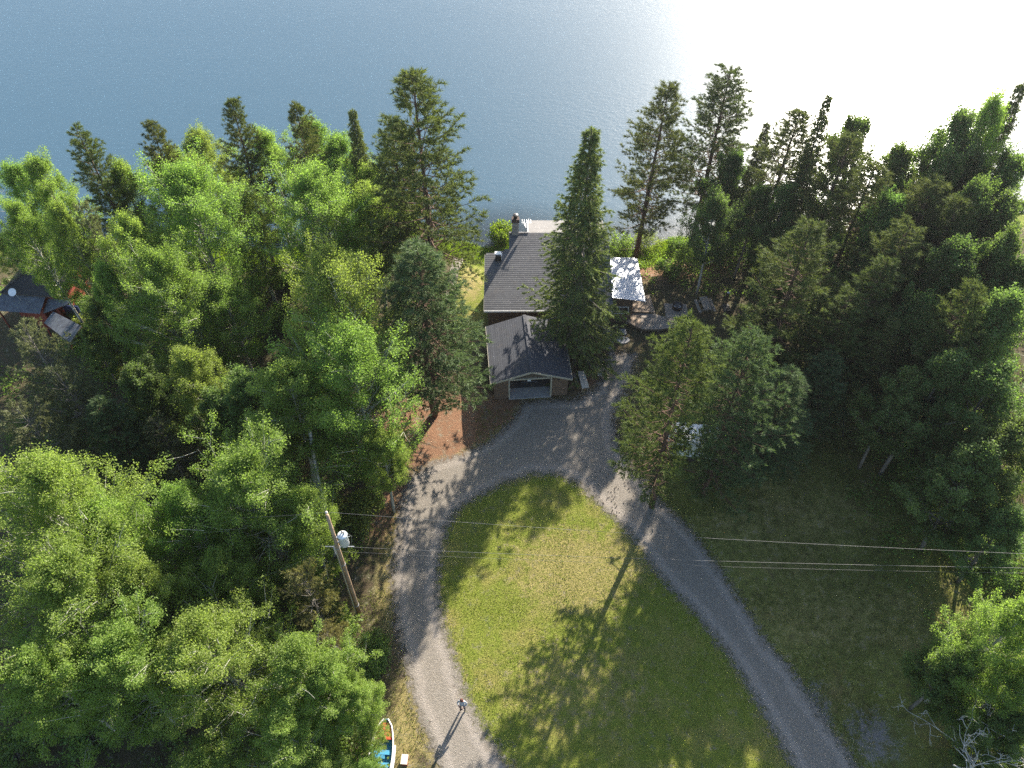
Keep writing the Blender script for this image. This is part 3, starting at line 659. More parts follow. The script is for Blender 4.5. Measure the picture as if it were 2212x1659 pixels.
# dead birch, bottom right
rs = np.random.RandomState(9); db = MB(); lb = MB()
def dead(p, d, L, rad, lev):
    n = 4; pts = [np.array(p)]; dd = np.array(d, float)
    for i in range(n):
        dd = unit(dd+rs.normal(size=3)*.22+np.array([0, 0, .05])); pts.append(pts[-1]+dd*L/n)
    (db if lev == 0 else lb).tube(pts, [rad*(1-.8*i/n)+.006 for i in range(n+1)], 6 if lev < 2 else 4, False)
    if lev < 5:
        for i in range(4 if lev == 0 else 3 if lev < 3 else 2):
            q = rs.randint(1, n+1); dead(pts[q], unit(dd+rs.normal(size=3)*.75+np.array([-.15, 0, .05])), L*rs.uniform(.45, .7), rad*.5*(1-.6*q/n)+.006, lev+1)
dead((0, 0, -.1), (-.5, -.05, .9), 7.0, .13, 0)
c = g(2125, 1660); dt = thing('dead_birch', 'dead birch with bare white branches in the bottom right corner', 'tree', (c[0], c[1], 0))
db.build('trunk', M['dead_bark'], dt, True); lb.build('limbs', M['dead_bark'], dt, True)

# shrubs and undergrowth
SHR = [('leafy shrubs near the utility pole', [(700, 1345, 0), (745, 1355, 1), (665, 1300, 2), (750, 1140, 0), (800, 1090, 1)]),
       ('low bushes along left edge of the drive', [(815, 1405, 1), (790, 1440, 2), (700, 1600, 0), (760, 1650, 2)]),
       ('undergrowth bushes under the left wood', [(180, 760, 0), (240, 800, 2), (320, 860, 1), (420, 930, 0), (500, 950, 2), (560, 960, 1), (610, 700, 0), (560, 640, 2), (620, 620, 1), (250, 960, 2), (350, 980, 0), (130, 950, 1),
                                                (60, 940, 2), (180, 680, 1), (220, 720, 0), (600, 900, 0), (640, 980, 2), (760, 1000, 1), (820, 1010, 0), (100, 1560, 2), (200, 1600, 0), (300, 1560, 1), (40, 1640, 0), (480, 680, 1), (860, 520, 2), (800, 560, 0), (700, 520, 1)]),
       ('bushes along shaded edge of the right wood', [(1940, 1000, 0), (1980, 1060, 2), (2030, 1120, 1), (2090, 1180, 0), (2150, 1240, 2), (2200, 1260, 0), (1900, 930, 1), (1860, 870, 2), (2000, 1010, 2), (2080, 1080, 0), (2140, 1140, 1),
                                                          (1800, 760, 0), (1760, 700, 2), (1850, 800, 1), (2060, 1480, 2), (2130, 1530, 0), (2190, 1640, 1), (2080, 1640, 0)]),
       ('bushes on the bank between cabin and lake', [(1345, 530, 0), (1400, 520, 2), (1470, 530, 1), (1530, 545, 0), (1600, 560, 2), (1660, 600, 1), (1440, 600, 1), (1720, 620, 0), (1490, 585, 2)])]
for gi, (grp, pts) in enumerate(SHR):
    srt = sorted(range(len(pts)), key=lambda i: pts[i][0])
    for k, i in enumerate(srt):
        u, v, var = pts[i]; q = g(u, v, -.3 if v < 620 else 0); s = rr.uniform(.75, 1.25)
        nm = ORD[k+1]+' from the left' if 0 < k < len(srt)-1 else ('leftmost' if k == 0 else 'rightmost' if k == len(srt)-1 else 'standing further right than the seventeenth')
        plant('shrub', var, (q[0], q[1], tzf(q[0], q[1])-.03), PROTO['shrub'][var]['h']*s, PROTO['shrub'][var]['r']*s*1.1, rr.uniform(0, 6.28), 'shrub', f'bush, {nm} of {grp}', 'shrub', grp)
q = g(1085, 519, -1.2); plant('reed', 0, (q[0], q[1], tzf(q[0], q[1])-.05), 2.4, 1.25, 0, 'lakeside_bush', 'sunlit bright green bush at the water edge left of the chimney', 'shrub')

# ------------------------------------------------------------------ buildings
def roof_courses(parent, mat, p_eave, along, up, slope_len, lo, hi, step=.22, th=.006, name='shingle_course'):
    """rows of shingles lapped up a slope; lo(s), hi(s) give the row's ends along the eave direction"""
    along = Vector(along).normalized(); up = Vector(up).normalized(); nrm = along.cross(up)
    if nrm.z < 0: nrm = -nrm
    s = 0.0; k = 0
    while s < slope_len-.02:
        e = min(s+step+.04, slope_len); a = lo((s+min(e, slope_len))/2); b = hi((s+min(e, slope_len))/2)
        if b-a > .05:
            m = MB(); P = lambda x, y, n: (x, y, n)
            jit = rr.uniform(-.004, .004)
            vs = [P(a, s+jit, .004), P(b, s+jit, .004), P(b, e, .004), P(a, e, .004), P(a, s+jit, .004+th*1.9), P(b, s+jit, .004+th*1.9), P(b, e, .006), P(a, e, .006)]
            m.add(vs, [(3, 2, 1, 0), (4, 5, 6, 7), (0, 1, 5, 4), (1, 2, 6, 5), (2, 3, 7, 6), (3, 0, 4, 7)])
            o = m.build(name, mat, parent)
            o.matrix_local = Matrix.Translation(Vector(p_eave)) @ Matrix((along, up, nrm)).transposed().to_4x4()
        s += step; k += 1

def corrugated(name, mat, parent, a, b, c, d, pitch=.11, amp=.014, th=.006):
    """sheet over the quad a,b (low edge) c,d (high edge); ribs run a->d"""
    a, b, c, d = map(Vector, (a, b, c, d)); n = max(6, int((b-a).length/pitch*4)); nr = ((b-a).cross(d-a)).normalized()
    if nr.z < 0: nr = -nr
    vs = []; fs = []
    for i in range(n+1):
        w = i/n; o = nr*(amp*(1 if (i//2) % 2 else -1)); lo = a.lerp(b, w)+o; hi = d.lerp(c, w)+o
        vs += [lo, hi, lo-nr*th, hi-nr*th]
    for i in range(n):
        p = i*4; q = p+4; fs += [(p, q, q+1, p+1), (p+3, q+3, q+2, p+2), (p+2, q+2, q, p), (p+1, q+1, q+3, p+3)]
    fs += [(0, 1, 3, 2), (n*4+2, n*4+3, n*4+1, n*4)]
    return MB().add(vs, fs).build(name, mat, parent)

def window(parent, lo, hi, y, frame='white_trim', split=1):
    """window in a wall facing -y at depth y"""
    f = MB(); w = .06
    f.span((lo[0]-w, y-.05, lo[1]-w), (hi[0]+w, y+.02, lo[1])); f.span((lo[0]-w, y-.05, hi[1]), (hi[0]+w, y+.02, hi[1]+w))
    f.span((lo[0]-w, y-.05, lo[1]), (lo[0], y+.02, hi[1])); f.span((hi[0], y-.05, lo[1]), (hi[0]+w, y+.02, hi[1]))
    fo = f.build('window', M[frame], parent); n = split+1
    for i in range(n):
        a = lo[0]+(hi[0]-lo[0])*i/n; b = lo[0]+(hi[0]-lo[0])*(i+1)/n
        MB().span((a+(.02 if i else 0), y-.02, lo[1]), (b-.0, y-.012, hi[1])).build('pane', M['glass'], fo)
        if i: MB().span((a-.03, y-.045, lo[1]), (a+.02, y-.005, hi[1])).build('mullion', M[frame], fo)
    return fo

# --- lake cabin
cab = thing('cabin', 'lake cabin with large grey shingled roof behind the garage', 'cabin')
EY, EZ, RY, RZ = 51.3, 2.62, 59.45, 5.02
SL = math.hypot(RY-EY, RZ-EZ); sup = ((0, RY-EY, RZ-EZ))
XL, XM, XR = -2.5, -.28, 9.05
ny_ = 57.1; sn = SL*(ny_-EY)/(RY-EY)
def rz_(y): return EZ+(RZ-EZ)*(y-EY)/(RY-EY)
rf = MB().slab([(XL, EY, EZ), (XR, EY, EZ), (XR, RY, RZ), (XM, RY, RZ), (XM, ny_+.55, rz_(ny_+.55)), (XL, ny_, rz_(ny_))], .14).build('roof', M['dark_wall'], cab)
def lo_main(s):
    y = EY+s/SL*(RY-EY)
    if y < ny_: return 0.0
    if y < ny_+.55: return (XM-XL)*(y-ny_)/.55
    return XM-XL
roof_courses(rf, M['shingle'], (XL, EY, EZ), (1, 0, 0), sup, SL, lo_main, lambda s: XR-XL)
MB().beam((XL-.02, EY-.03, EZ-.07), (XR+.02, EY-.03, EZ-.07), .04, .17).build('gutter', M['white_trim'], rf)
MB().beam((XL-.025, EY, EZ-.06), (XL-.025, ny_, rz_(ny_)-.06), .03, .16).build('fascia', M['cream_trim'], rf)
MB().beam((XM, RY, RZ+.03), (1.55, RY, RZ+.03), .2, .03).build('ridge_cap', M['shingle'], rf)
# lake-side wing
BY, BZ = 62.0, 4.55
wing = MB().slab([(1.55, RY+.01, RZ-.02), (XR-.3, RY+.01, RZ-.02), (XR-.3, BY, BZ), (1.55, BY, BZ)], .14).build('lake_wing_roof', M['dark_wall'], cab)
sl2 = math.hypot(BY-RY, RZ-BZ)
roof_courses(wing, M['shingle_glare'], (XR-.3, BY, BZ), (-1, 0, 0), (0, RY-BY, RZ-BZ), sl2, lambda s: 0, lambda s: XR-.3-1.55)  # wing courses coloured pale to imitate sun glare
MB().beam((1.5, RY, RZ-.03), (1.5, BY, BZ-.03), .05, .14).build('fascia', M['white_trim'], wing)
w = MB()
w.span((XL+.35, EY+.4, -.3), (XR-.2, EY+.55, EZ-.05)).build('front_wall', M['brown_wall'], cab)
MB().add([(XL+.35, EY+.55, -.3), (XL+.35, ny_-.2, -1.0), (XL+.35, ny_-.2, rz_(ny_-.2)-.16), (XL+.35, EY+.55, rz_(EY+.55)-.16), (XL+.5, EY+.55, -.3), (XL+.5, ny_-.2, -1.0), (XL+.5, ny_-.2, rz_(ny_-.2)-.16), (XL+.5, EY+.55, rz_(EY+.55)-.16)],
         [(0, 3, 2, 1), (4, 5, 6, 7), (0, 1, 5, 4), (2, 3, 7, 6), (1, 2, 6, 5), (3, 0, 4, 7)]).build('side_wall', M['brown_wall'], cab)
MB().span((XL+.35, ny_-.2, -1.2), (XM+.3, ny_-.05, rz_(ny_)-.3)).build('back_wall', M['brown_wall'], cab)
MB().span((XM+.2, ny_-.05, -1.4), (1.8, RY-.15, 4.05)).build('lake_wall', M['brown_wall'], cab)
MB().span((1.8, RY+.1, -1.5), (XR-.5, BY-.3, BZ-.2)).build('lake_wall', M['brown_wall'], cab)
MB().add([(XR-.2, EY+.55, -.3), (XR-.2, RY, -1.2), (XR-.2, RY, RZ-.2), (XR-.2, EY+.55, rz_(EY+.55)-.16), (XR-.35, EY+.55, -.3), (XR-.35, RY, -1.2), (XR-.35, RY, RZ-.2), (XR-.35, EY+.55, rz_(EY+.55)-.16)],
         [(0, 1, 2, 3), (7, 6, 5, 4), (0, 4, 5, 1), (2, 6, 7, 3), (1, 5, 6, 2), (3, 7, 4, 0)]).build('side_wall', M['brown_wall'], cab)
window(cab, (4.2, 1.0), (5.8, 2.0), EY+.4)
# chimney
ch = MB().span((.02, 59.16, 3.2), (.62, 59.62, 6.35)).build('chimney', M['brick'], cab)
for k in range(8):
    MB().span((.005, 59.145, 4.72+k*.2), (.635, 59.635, 4.90+k*.2)).build('block', M['brick'], ch, bevel=.008)
MB().span((-.04, 59.1, 6.36), (.68, 59.68, 6.72)).build('chimney_head', M['dark_brick'], ch, bevel=.02)
MB().lathe([(.17, 0), (.17, .28), (.25, .30), (.25, .40), (.05, .46)], (.32, 59.39, 6.72), 12).build('flue_cap', M['black_metal'], ch)
# vent box
vb = MB().span((-1.52, 56.35, 4.0), (-.98, 56.8, 4.75)).build('roof_vent', M['black_metal'], cab)
MB().span((-1.58, 56.5, 4.752), (-1.0, 56.95, 4.80)).build('vent_lid', M['white_trim'], vb)
MB().span((-.978, 56.3, 4.3), (-.92, 56.75, 4.78)).build('flashing', M['white_trim'], vb)
# annex with metal lean-to roof
an = MB(); an.span((8.86, 52.62, -.3), (10.95, 52.75, 2.92)).build('annex_wall', M['brown_wall'], cab)
MB().add([(10.80, 52.75, -.3), (10.95, 52.75, -.3), (10.95, 57.8, -.9), (10.80, 57.8, -.9), (10.80, 52.75, 2.86), (10.95, 52.75, 2.85), (10.95, 57.8, 2.85), (10.80, 57.8, 2.86)],
         [(3, 2, 1, 0), (4, 5, 6, 7), (0, 1, 5, 4), (1, 2, 6, 5), (2, 3, 7, 6), (3, 0, 4, 7)]).build('annex_wall', M['brown_wall'], cab)
for k in range(14):
    MB().span((8.9, 52.585, -.25+k*.2), (10.97, 52.618, -.062+k*.2)).build('siding_board', M['brown_wall'], cab, bevel=.006) if not (1.05 < -.1+k*.2 < 2.05) else MB().span((10.72, 52.585, -.25+k*.2), (10.97, 52.618, -.062+k*.2)).build('siding_board', M['brown_wall'], cab, bevel=.006)
window(cab, (9.05, 1.15), (10.6, 1.85), 52.60)
lr = MB().slab([(9.06, 52.45, 3.17), (11.9, 52.25, 2.92), (11.8, 58.2, 2.92), (9.06, 58.05, 3.17)], .10).build('lean_to_roof', M['rust_metal'], cab)
for k in range(4):
    f0, f1 = k/4, (k+1)/4; L0 = Vector((9.0, 52.36, 3.21)); L1 = Vector((9.0, 58.12, 3.21)); R0 = Vector((12.0, 52.14, 2.945)); R1 = Vector((11.9, 58.28, 2.945))
    a = L0.lerp(L1, f0); d = L0.lerp(L1, min(1, f1+.008)); b = R0.lerp(R1, f0); c = R0.lerp(R1, min(1, f1+.008)); dz = Vector((0, 0, .006*k))
    corrugated('roof_sheet', M['galv'], lr, d+dz, a+dz, b+dz, c+dz, .14, .010)
# aerial and dish on the cabin ridge
ant = thing('roof_antenna', 'roof antenna mast with small white dish beside the cabin chimney', 'antenna', (1.35, 59.75, RZ-.05))
MB().tube([(0, 0, -.35), (0, 0, 1.15)], .025, 6).build('mast', M['grey_metal'], ant)
MB().lathe([(.30, .10), (.2, .03), (.03, 0)], (0, 0, 0), 14).build('dish', M['white_paint'], ant).matrix_local = Matrix.Translation((-.22, -.05, .75)) @ Matrix.Rotation(1.1, 4, 'Y')
MB().tube([(-.5, .1, 1.12), (.5, -.05, 1.12)], .015, 5).build('boom', M['grey_metal'], ant)
for k in range(5): MB().tube([(-.4+k*.2, -.3, 1.12), (-.4+k*.2, .35, 1.12)], .010, 4).build('element', M['grey_metal'], ant)

# --- garage
gx0, gy0 = 1.62, 43.1
gar = thing('garage', 'gabled garage with dark, shade-toned shingles and an open car door', 'garage', (gx0, gy0, 0), math.radians(4.6))
HW, GL, GE, GR = 3.38, 6.8, 2.28, 3.42
gsl = math.hypot(HW, GR-GE)
for sgn in (-1, 1):
    rp = MB().slab([(sgn*HW, 0, GE), (0, 0, GR), (0, GL, GR), (sgn*HW, GL, GE)][::sgn], .10).build('roof_slope', M['dark_wall'], gar)
    roof_courses(rp, M['shingle_dark_shade'], (sgn*HW, 0 if sgn > 0 else GL, GE), (0, sgn, 0), (-sgn*HW, 0, GR-GE), gsl, lambda s: 0, lambda s: GL, .2)
    MB().beam((sgn*(HW+.02), -.03, GE-.06), (sgn*.02, -.03, GR-.055), .04, .16).build('fascia', M['cream_trim'], gar)
    MB().beam((sgn*(HW+.03), 0, GE-.07), (sgn*(HW+.03), GL, GE-.07), .04, .14).build('eave_board', M['cream_trim'], gar)
for k in range(34): MB().beam((0, k*.2, GR+.035+.004*(k % 2)), (0, k*.2+.215, GR+.03), .26, .018).build('ridge_shingle', M['shingle_dark_shade'], gar)
W0, W1, DL, DR, DT = -3.1, 3.1, -1.78, 1.62, 2.12
def gwall(nm, lo, hi, m='brown_wall'): return MB().span(lo, hi).build(nm, M[m], gar)
gwall('front_wall', (W0, .30, 0), (DL-.12, .42, 2.28)); fw = gwall('front_wall', (DR+.12, .30, 0), (W1, .42, 2.28))
for k in range(11):
    gwall('siding_board', (DR+.12, .27, .02+k*.2), (W1, .298, .2+k*.2)); gwall('siding_board', (W0, .27, .02+k*.2), (DL-.12, .298, .2+k*.2))
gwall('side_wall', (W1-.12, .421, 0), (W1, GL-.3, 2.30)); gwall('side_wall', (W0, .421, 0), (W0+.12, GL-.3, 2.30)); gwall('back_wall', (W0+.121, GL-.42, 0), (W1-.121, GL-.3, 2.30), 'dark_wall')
MB().add([(-2.75, .30, 2.32), (2.75, .30, 2.32), (0, .30, 3.26), (-2.75, .40, 2.32), (2.75, .40, 2.32), (0, .40, 3.26)], [(0, 1, 2), (5, 4, 3), (0, 3, 4, 1), (1, 4, 5, 2), (2, 5, 3, 0)]).build('gable_panel', M['dark_wall'], gar)
gwall('door_post', (DL-.12, .22, 0), (DL, .44, DT+.15), 'cream_trim'); gwall('door_post', (DR, .22, 0), (DR+.12, .44, DT+.15), 'cream_trim'); gwall('door_lintel', (DL-.121, .20, DT+.152), (DR+.121, .44, DT+.30), 'cream_trim')
gwall('floor_slab', (W0+.12, .30, -.2), (W1-.12, GL-.43, .03), 'shaded_concrete')  # slab coloured dark to imitate the shade inside the garage
gwall('daylit_strip', (DL-.1, .301, -.1), (DR+.1, 1.35, .036), 'concrete')  # paler strip painted as daylight falling inside the door
MB().slab([(DL-.1, .12, .05), (DR+.1, .12, .05), (DR+.1, .298, .05), (DL-.1, .298, .05)], .2).build('apron', M['concrete'], gar)
gwall('tail_lamp_box', (2.2, .24, 1.95), (2.34, .268, 2.15), 'black_metal')

# --- car inside the garage, rear towards the door
def car_thing(loc, rz):
    c = thing('parked_car', 'dark car parked inside the open garage, rear facing out', 'car', loc, rz)
    st = [(-2.2, .55, .42, .82), (-2.1, .80, .30, .98), (-1.2, .88, .24, 1.0), (1.0, .89, .24, .96), (1.9, .82, .27, .86), (2.2, .60, .38, .72)]
    vs = []; fs = []
    for y, hw, z0, z1 in st: vs += [(-hw*.9, y, z0), (hw*.9, y, z0), (hw, y, (z0+z1)*.5), (hw*.94, y, z1), (-hw*.94, y, z1), (-hw, y, (z0+z1)*.5)]
    for i in range(len(st)-1):
        for k in range(6): fs.append((i*6+k, i*6+(k+1) % 6, i*6+6+(k+1) % 6, i*6+6+k))
    fs += [tuple(range(5, -1, -1)), tuple(range(30, 36))]
    MB().add(vs, fs).build('body', M['car_paint'], c, True)
    cab_ = [(-1.95, .70, .97), (-1.25, .62, 1.42), (.1, .60, 1.44), (1.0, .70, .95)]
    vs = []; fs = []
    for y, hw, z in cab_: vs += [(-hw, y, z), (hw, y, z)]
    vs += [(-.76, -1.95, .93), (.76, -1.95, .93), (-.76, 1.0, .93), (.76, 1.0, .93)]
    fs = [(0, 1, 3, 2), (2, 3, 5, 4), (4, 5, 7, 6), (8, 0, 2, 4, 6, 10), (11, 7, 5, 3, 1, 9), (8, 9, 1, 0), (10, 6, 7, 11)]
    MB().add(vs, fs).build('cabin', M['car_paint'], c)
    MB().add([(-.62, -1.90, 1.03), (.62, -1.90, 1.03), (.55, -1.32, 1.405), (-.55, -1.32, 1.405)], [(0, 1, 2, 3)]).build('rear_window', M['glass'], c).location = (0, -.015, .015)
    for s in (-1, 1):
        for y in (-1.35, 1.35):
            wl_ = MB().tube([(s*.74, y, .32), (s*.90, y, .32)], .32, 16).build('wheel', M['rubber'], c); MB().tube([(s*.905, y, .32), (s*.915, y, .32)], .19, 10).build('rim', M['grey_metal'], wl_)
        MB().span((s*.66-.13, -2.20, .72), (s*.66+.13, -2.08, .86)).build('tail_light', M['red_lens'], c)
        MB().span((s*.92-.07, .55, .98), (s*.92+.07, .68, 1.10)).build('mirror', M['car_paint'], c)
    MB().span((-.16, -2.225, .58), (.16, -2.205, .74)).build('licence_plate', M['plate'], c)
    MB().span((-.75, -2.26, .36), (.75, -2.17, .54)).build('bumper', M['car_paint'], c, bevel=.03)
    return c
car_thing((gx0-.33, gy0+3.75, .03), math.radians(4.6))

# --- deck, fire pit, picnic table and bits beside the cabin
DZ = .42
def clip_planks(parent, poly, axis, width, z, th, mat, gap=.012):
    """planks running along x (axis 0) or y (axis 1), clipped to a convex polygon"""
    ax = axis; other = 1-ax; lo = min(p[other] for p in poly); hi = max(p[other] for p in poly); s = lo
    while s < hi-.03:
        e = min(s+width-gap, hi)
        def cut(val):
            r_ = []
            for i in range(len(poly)):
                a, b = poly[i], poly[(i+1) % len(poly)]
                if (a[other]-val)*(b[other]-val) <= 0 and abs(a[other]-b[other]) > 1e-6:
                    t_ = (val-a[other])/(b[other]-a[other]); r_.append(a[ax]+t_*(b[ax]-a[ax]))
            return (min(r_), max(r_)) if len(r_) >= 2 else None
        c0, c1 = cut(s+.002), cut(e-.002)
        if c0 and c1 and max(c0[1]-c0[0], c1[1]-c1[0]) > .06:
            j = rr.uniform(-.004, .004); q = [(c0[0], s), (c0[1], s), (c1[1], e), (c1[0], e)]
            pts = [((p[0], p[1]) if ax == 0 else (p[1], p[0]))+(z+j,) for p in q]
            if ax == 1: pts = pts[::-1]
            MB().slab(pts, th).build('plank', M[mat], parent)
        s += width
deck = thing('wooden_deck', 'weathered wooden deck stepping around the annex corner', 'deck')
up_ = [(11.0, 53.38), (13.3, 53.30), (13.1, 55.8), (11.45, 55.2)]
lw_ = [(10.6, 52.2), (11.9, 51.2), (13.45, 51.2), (15.1, 51.5), (15.3, 52.9), (14.2, 52.75), (13.3, 53.28), (11.0, 53.36)]
clip_planks(deck, up_, 1, .19, DZ+.16, .05, 'wood_tan'); 
clip_planks(deck, [(10.6, 52.2), (11.9, 51.2), (11.9, 53.33), (11.0, 53.36)], 1, .19, DZ, .05, 'wood_tan')
clip_planks(deck, [(11.91, 51.2), (13.45, 51.2), (15.1, 51.5), (15.3, 52.9), (14.2, 52.75), (13.3, 53.28), (11.91, 53.32)], 0, .19, DZ, .05, 'wood_grey')
for p in lw_[:5]+up_[1:3]: MB().span((p[0]*.98+.2-.06, p[1]+.05, -.3), (p[0]*.98+.2+.06, p[1]+.17, DZ-.052)).build('post', M['wood_grey'], deck)
MB().beam((10.62, 52.14, DZ-.10), (11.9, 51.14, DZ-.10), .04, .2).build('skirt_board', M['dark_wall'], deck)
MB().beam((11.9, 51.17, DZ-.10), (13.45, 51.17, DZ-.10), .04, .2).build('skirt_board', M['dark_wall'], deck); MB().beam((13.45, 51.17, DZ-.10), (15.1, 51.47, DZ-.10), .04, .2).build('skirt_board', M['dark_wall'], deck)
def bench(loc, rz, L, label, top=2, mat='wood_grey', hgt_=.45, wd=.36):
    b = thing('bench', label, 'bench', loc, rz)
    for k in range(top): MB().span((-L/2, -wd/2+k*wd/top+.008, hgt_-.045), (L/2, -wd/2+(k+1)*wd/top-.008, hgt_)).build('seat_plank', M[mat], b, bevel=.006)
    for s in (-1, 1): MB().span((s*L*.4-.04, -wd*.42, 0), (s*L*.4+.04, wd*.42, hgt_-.046)).build('leg', M[mat], b)
    return b
bench((14.75, 52.45, DZ+.01), .02, 1.15, 'small plank bench standing on the right end of the wooden deck', 2)
pf = thing('fire_pit_platform', 'low platform of weathered boards under the black fire pit', 'platform', (15.45, 54.15, .0), -.05)
for k in range(8): MB().span((-1.05, -.86+k*.215, .02), (1.05, -.86+k*.215+.20, .10+.004*(k % 3))).build('plank', M['wood_grey'], pf, bevel=.006)
fp = thing('fire_pit', 'round black metal fire pit with grey ash inside', 'fire pit', (15.55, 54.35, .11))
MB().lathe([(.44, 0), (.47, .42), (.49, .44), (.45, .44), (.42, .06), (.02, .05)], (0, 0, 0), 20).build('drum', M['black_metal'], fp, True)
MB().lathe([(.41, .10), (.36, .26), (.2, .32), (.03, .33)], (0, 0, 0), 14).build('ash', M['ash'], fp)
for k in range(3): MB().tube([(math.cos(k*2.1+.5)*.12-.25, math.sin(k*2.1)*.2, .33), (math.cos(k*2.1)*.2+.2, math.sin(k*2.1+1)*.25, .40)], .045, 6).build('charred_log', M['black_metal'], fp)
pt = thing('picnic_table', 'weathered wooden picnic table with two attached benches on shaded grass', 'table', (18.15, 54.4, 0), math.radians(96))
for k in range(5): MB().span((-.9, -.375+k*.15+.006, .70), (.9, -.375+(k+1)*.15-.006, .74)).build('top_plank', M['wood_grey'], pt, bevel=.005)
for s in (-1, 1):
    for k in range(2): MB().span((-.9, s*.70-.14+k*.14+.005, .41), (.9, s*.70+k*.14-.005, .45)).build('bench_plank', M['wood_grey'], pt, bevel=.005)
    MB().beam((s*.6, -.82, .38), (s*.6, .82, .38), .045, .09).build('bench_bearer', M['wood_grey'], pt)
    for q in (-1, 1): MB().beam((s*.65, q*.62, 0), (s*.65, q*.25, .70), .045, .09).build('leg', M['wood_grey'], pt)
sm = thing('barrel_smoker', 'black barrel smoker with tall rusty stovepipe right of the picnic table', 'smoker', (19.95, 53.6, 0))
MB().tube([(0, -.5, .65), (0, .5, .65)], .32, 16).build('barrel', M['black_metal'], sm); MB().tube([(-.02, .42, .9), (-.05, .42, 2.35)], .085, 10).build('stovepipe', M['rust_metal'], sm)
MB().lathe([(.15, 0), (.02, .10)], (-.05, .42, 2.37), 10).build('pipe_cap', M['grey_metal'], sm); MB().span((.05, -.45, .84), (.3, .3, .90)).build('lid', M['black_metal'], sm)
for a in (-.22, .22):
    for b in (-.35, .35): MB().beam((a*1.3, b, 0), (a*.8, b, .42), .04, .04).build('leg', M['black_metal'], sm)
# walkway, flat stone, pot and boards by the drive
wk = thing('entry_walk', 'pale concrete walk leading to the cabin beside the spruce', 'path', (8.75, 50.2, 0))
for k in range(3): MB().slab([(-.45, -1.15+k*.82, .07), (.42, -1.15+k*.82, .07), (.40, -.36+k*.82, .07), (-.43, -.36+k*.82, .07)], .15).build('slab', M['concrete'], wk)
sn_ = MB().add([(math.cos(a)*(.62+.12*math.sin(a*3+1)), math.sin(a)*(.52+.1*math.cos(a*2)), z) for z in (-.05, .08) for a in np.linspace(0, 6.283, 13)[:-1]],
               [tuple(range(11, -1, -1)), tuple(range(12, 24))]+[(k, (k+1) % 12, (k+1) % 12+12, k+12) for k in range(12)]).build('flat_stone', M['stone'])
tag(sn_, 'large flat grey stone lying below the deck corner', 'stone').location = (9.98, 50.15, .02)
tag(MB().span((-.3, -.35, 0), (.3, .35, .16)).build('stone_step', M['stone'], None, bevel=.03), 'square stone step between the deck and the flat stone', 'step').location = (10.15, 51.2, 0)
pl = thing('potted_shrub', 'round dark potted shrub on the entry walk', 'plant', (8.42, 49.4, .07))
MB().lathe([(.16, 0), (.22, .3), (.24, .32), (.20, .32), (.19, .28), (.02, .27)], (0, 0, 0), 12).build('pot', M['pot'], pl)
rs = np.random.RandomState(3); fm = leaves_mesh('foliage', np.array([[0, 0, .6]]), np.array([[.22, .22, .22]]), 500, .08, rs, (0, 0, .5)); fm.materials.append(M['birch_leaf']); link(bpy.data.objects.new('foliage', fm), pl)
bw = thing('board_walk', 'pale slatted board section lying on the ground beside the drive', 'boards', (7.7, 46.8, 0), math.radians(2))
for k in range(4): MB().slab([(-.29, -1.0+k*.5, .09), (.29, -1.0+k*.5, .09), (.29, -.515+k*.5, .09), (-.29, -.515+k*.5, .09)], .05).build('panel', M['pale_wood'], bw)
for s in (-1, 1): MB().span((s*.2-.04, -1.0, 0), (s*.2+.04, .98, .039)).build('runner', M['wood_grey'], bw)
tbl = thing('plank_table', 'pale plank table standing at the right corner of the garage', 'table', (6.1, 44.8, 0), math.radians(8))
for k in range(2): MB().span((-.30+k*.31, -.98, .62), (-.30+k*.31+.295, .98, .66)).build('top_plank', M['pale_wood'], tbl, bevel=.005)
MB().span((-.70, -.1, .40), (-.42, .95, .44)).build('side_plank', M['wood_grey'], tbl)
for s in (-1, 1):
    for q in (-.25, .25): MB().beam((q, s*.8, 0), (q, s*.8, .615), .06, .06).build('leg', M['wood_grey'], tbl)
    MB().beam((-.56, s*.35+.42, 0), (-.56, s*.35+.42, .40), .05, .05).build('leg', M['wood_grey'], tbl)
gr = thing('propane_grill', 'small dark grill leaning at the garage corner post', 'grill', (4.95, 44.15, 0), .3)
MB().span((-.25, -.3, .45), (.25, .3, .62)).build('fire_box', M['black_metal'], gr, bevel=.03); MB().add([(-.25, -.3, .63), (.25, -.3, .63), (.25, .3, .63), (-.25, .3, .63), (-.18, -.22, .85), (.18, -.22, .85), (.18, .22, .85), (-.18, .22, .85)], [(3, 2, 1, 0), (4, 5, 6, 7), (0, 1, 5, 4), (1, 2, 6, 5), (2, 3, 7, 6), (3, 0, 4, 7)]).build('hood', M['rust_metal'], gr)
for a in (-.2, .2):
    for b in (-.25, .25): MB().beam((a, b, 0), (a, b, .45), .03, .03).build('leg', M['black_metal'], gr)
# boardwalk down to the lake on the left of the lawn
c0 = g(1000, 552, -.4); c1 = g(984, 640, 0)
bwk = thing('lake_boardwalk', 'grey plank boardwalk edging the lawn left of the cabin', 'boardwalk')
dx, dy = c0[0]-c1[0], c0[1]-c1[1]
for k in range(18):
    f = k/17; x = c1[0]+dx*f; y = c1[1]+dy*f; z = tzf(x-.4, y)+.16
    MB().span((x-.95, y-.14, z-.04), (x-.03, y+.14, z)).build('plank', M['wood_grey'], bwk)
for s in (-.9, 0.02): MB().beam((c1[0]+s, c1[1]-.2, tzf(*c1[:2])+.15), (c0[0]+s, c0[1]+.2, tzf(*c0[:2])+.17), .07, .16).build('edge_beam', M['pale_wood'], bwk)

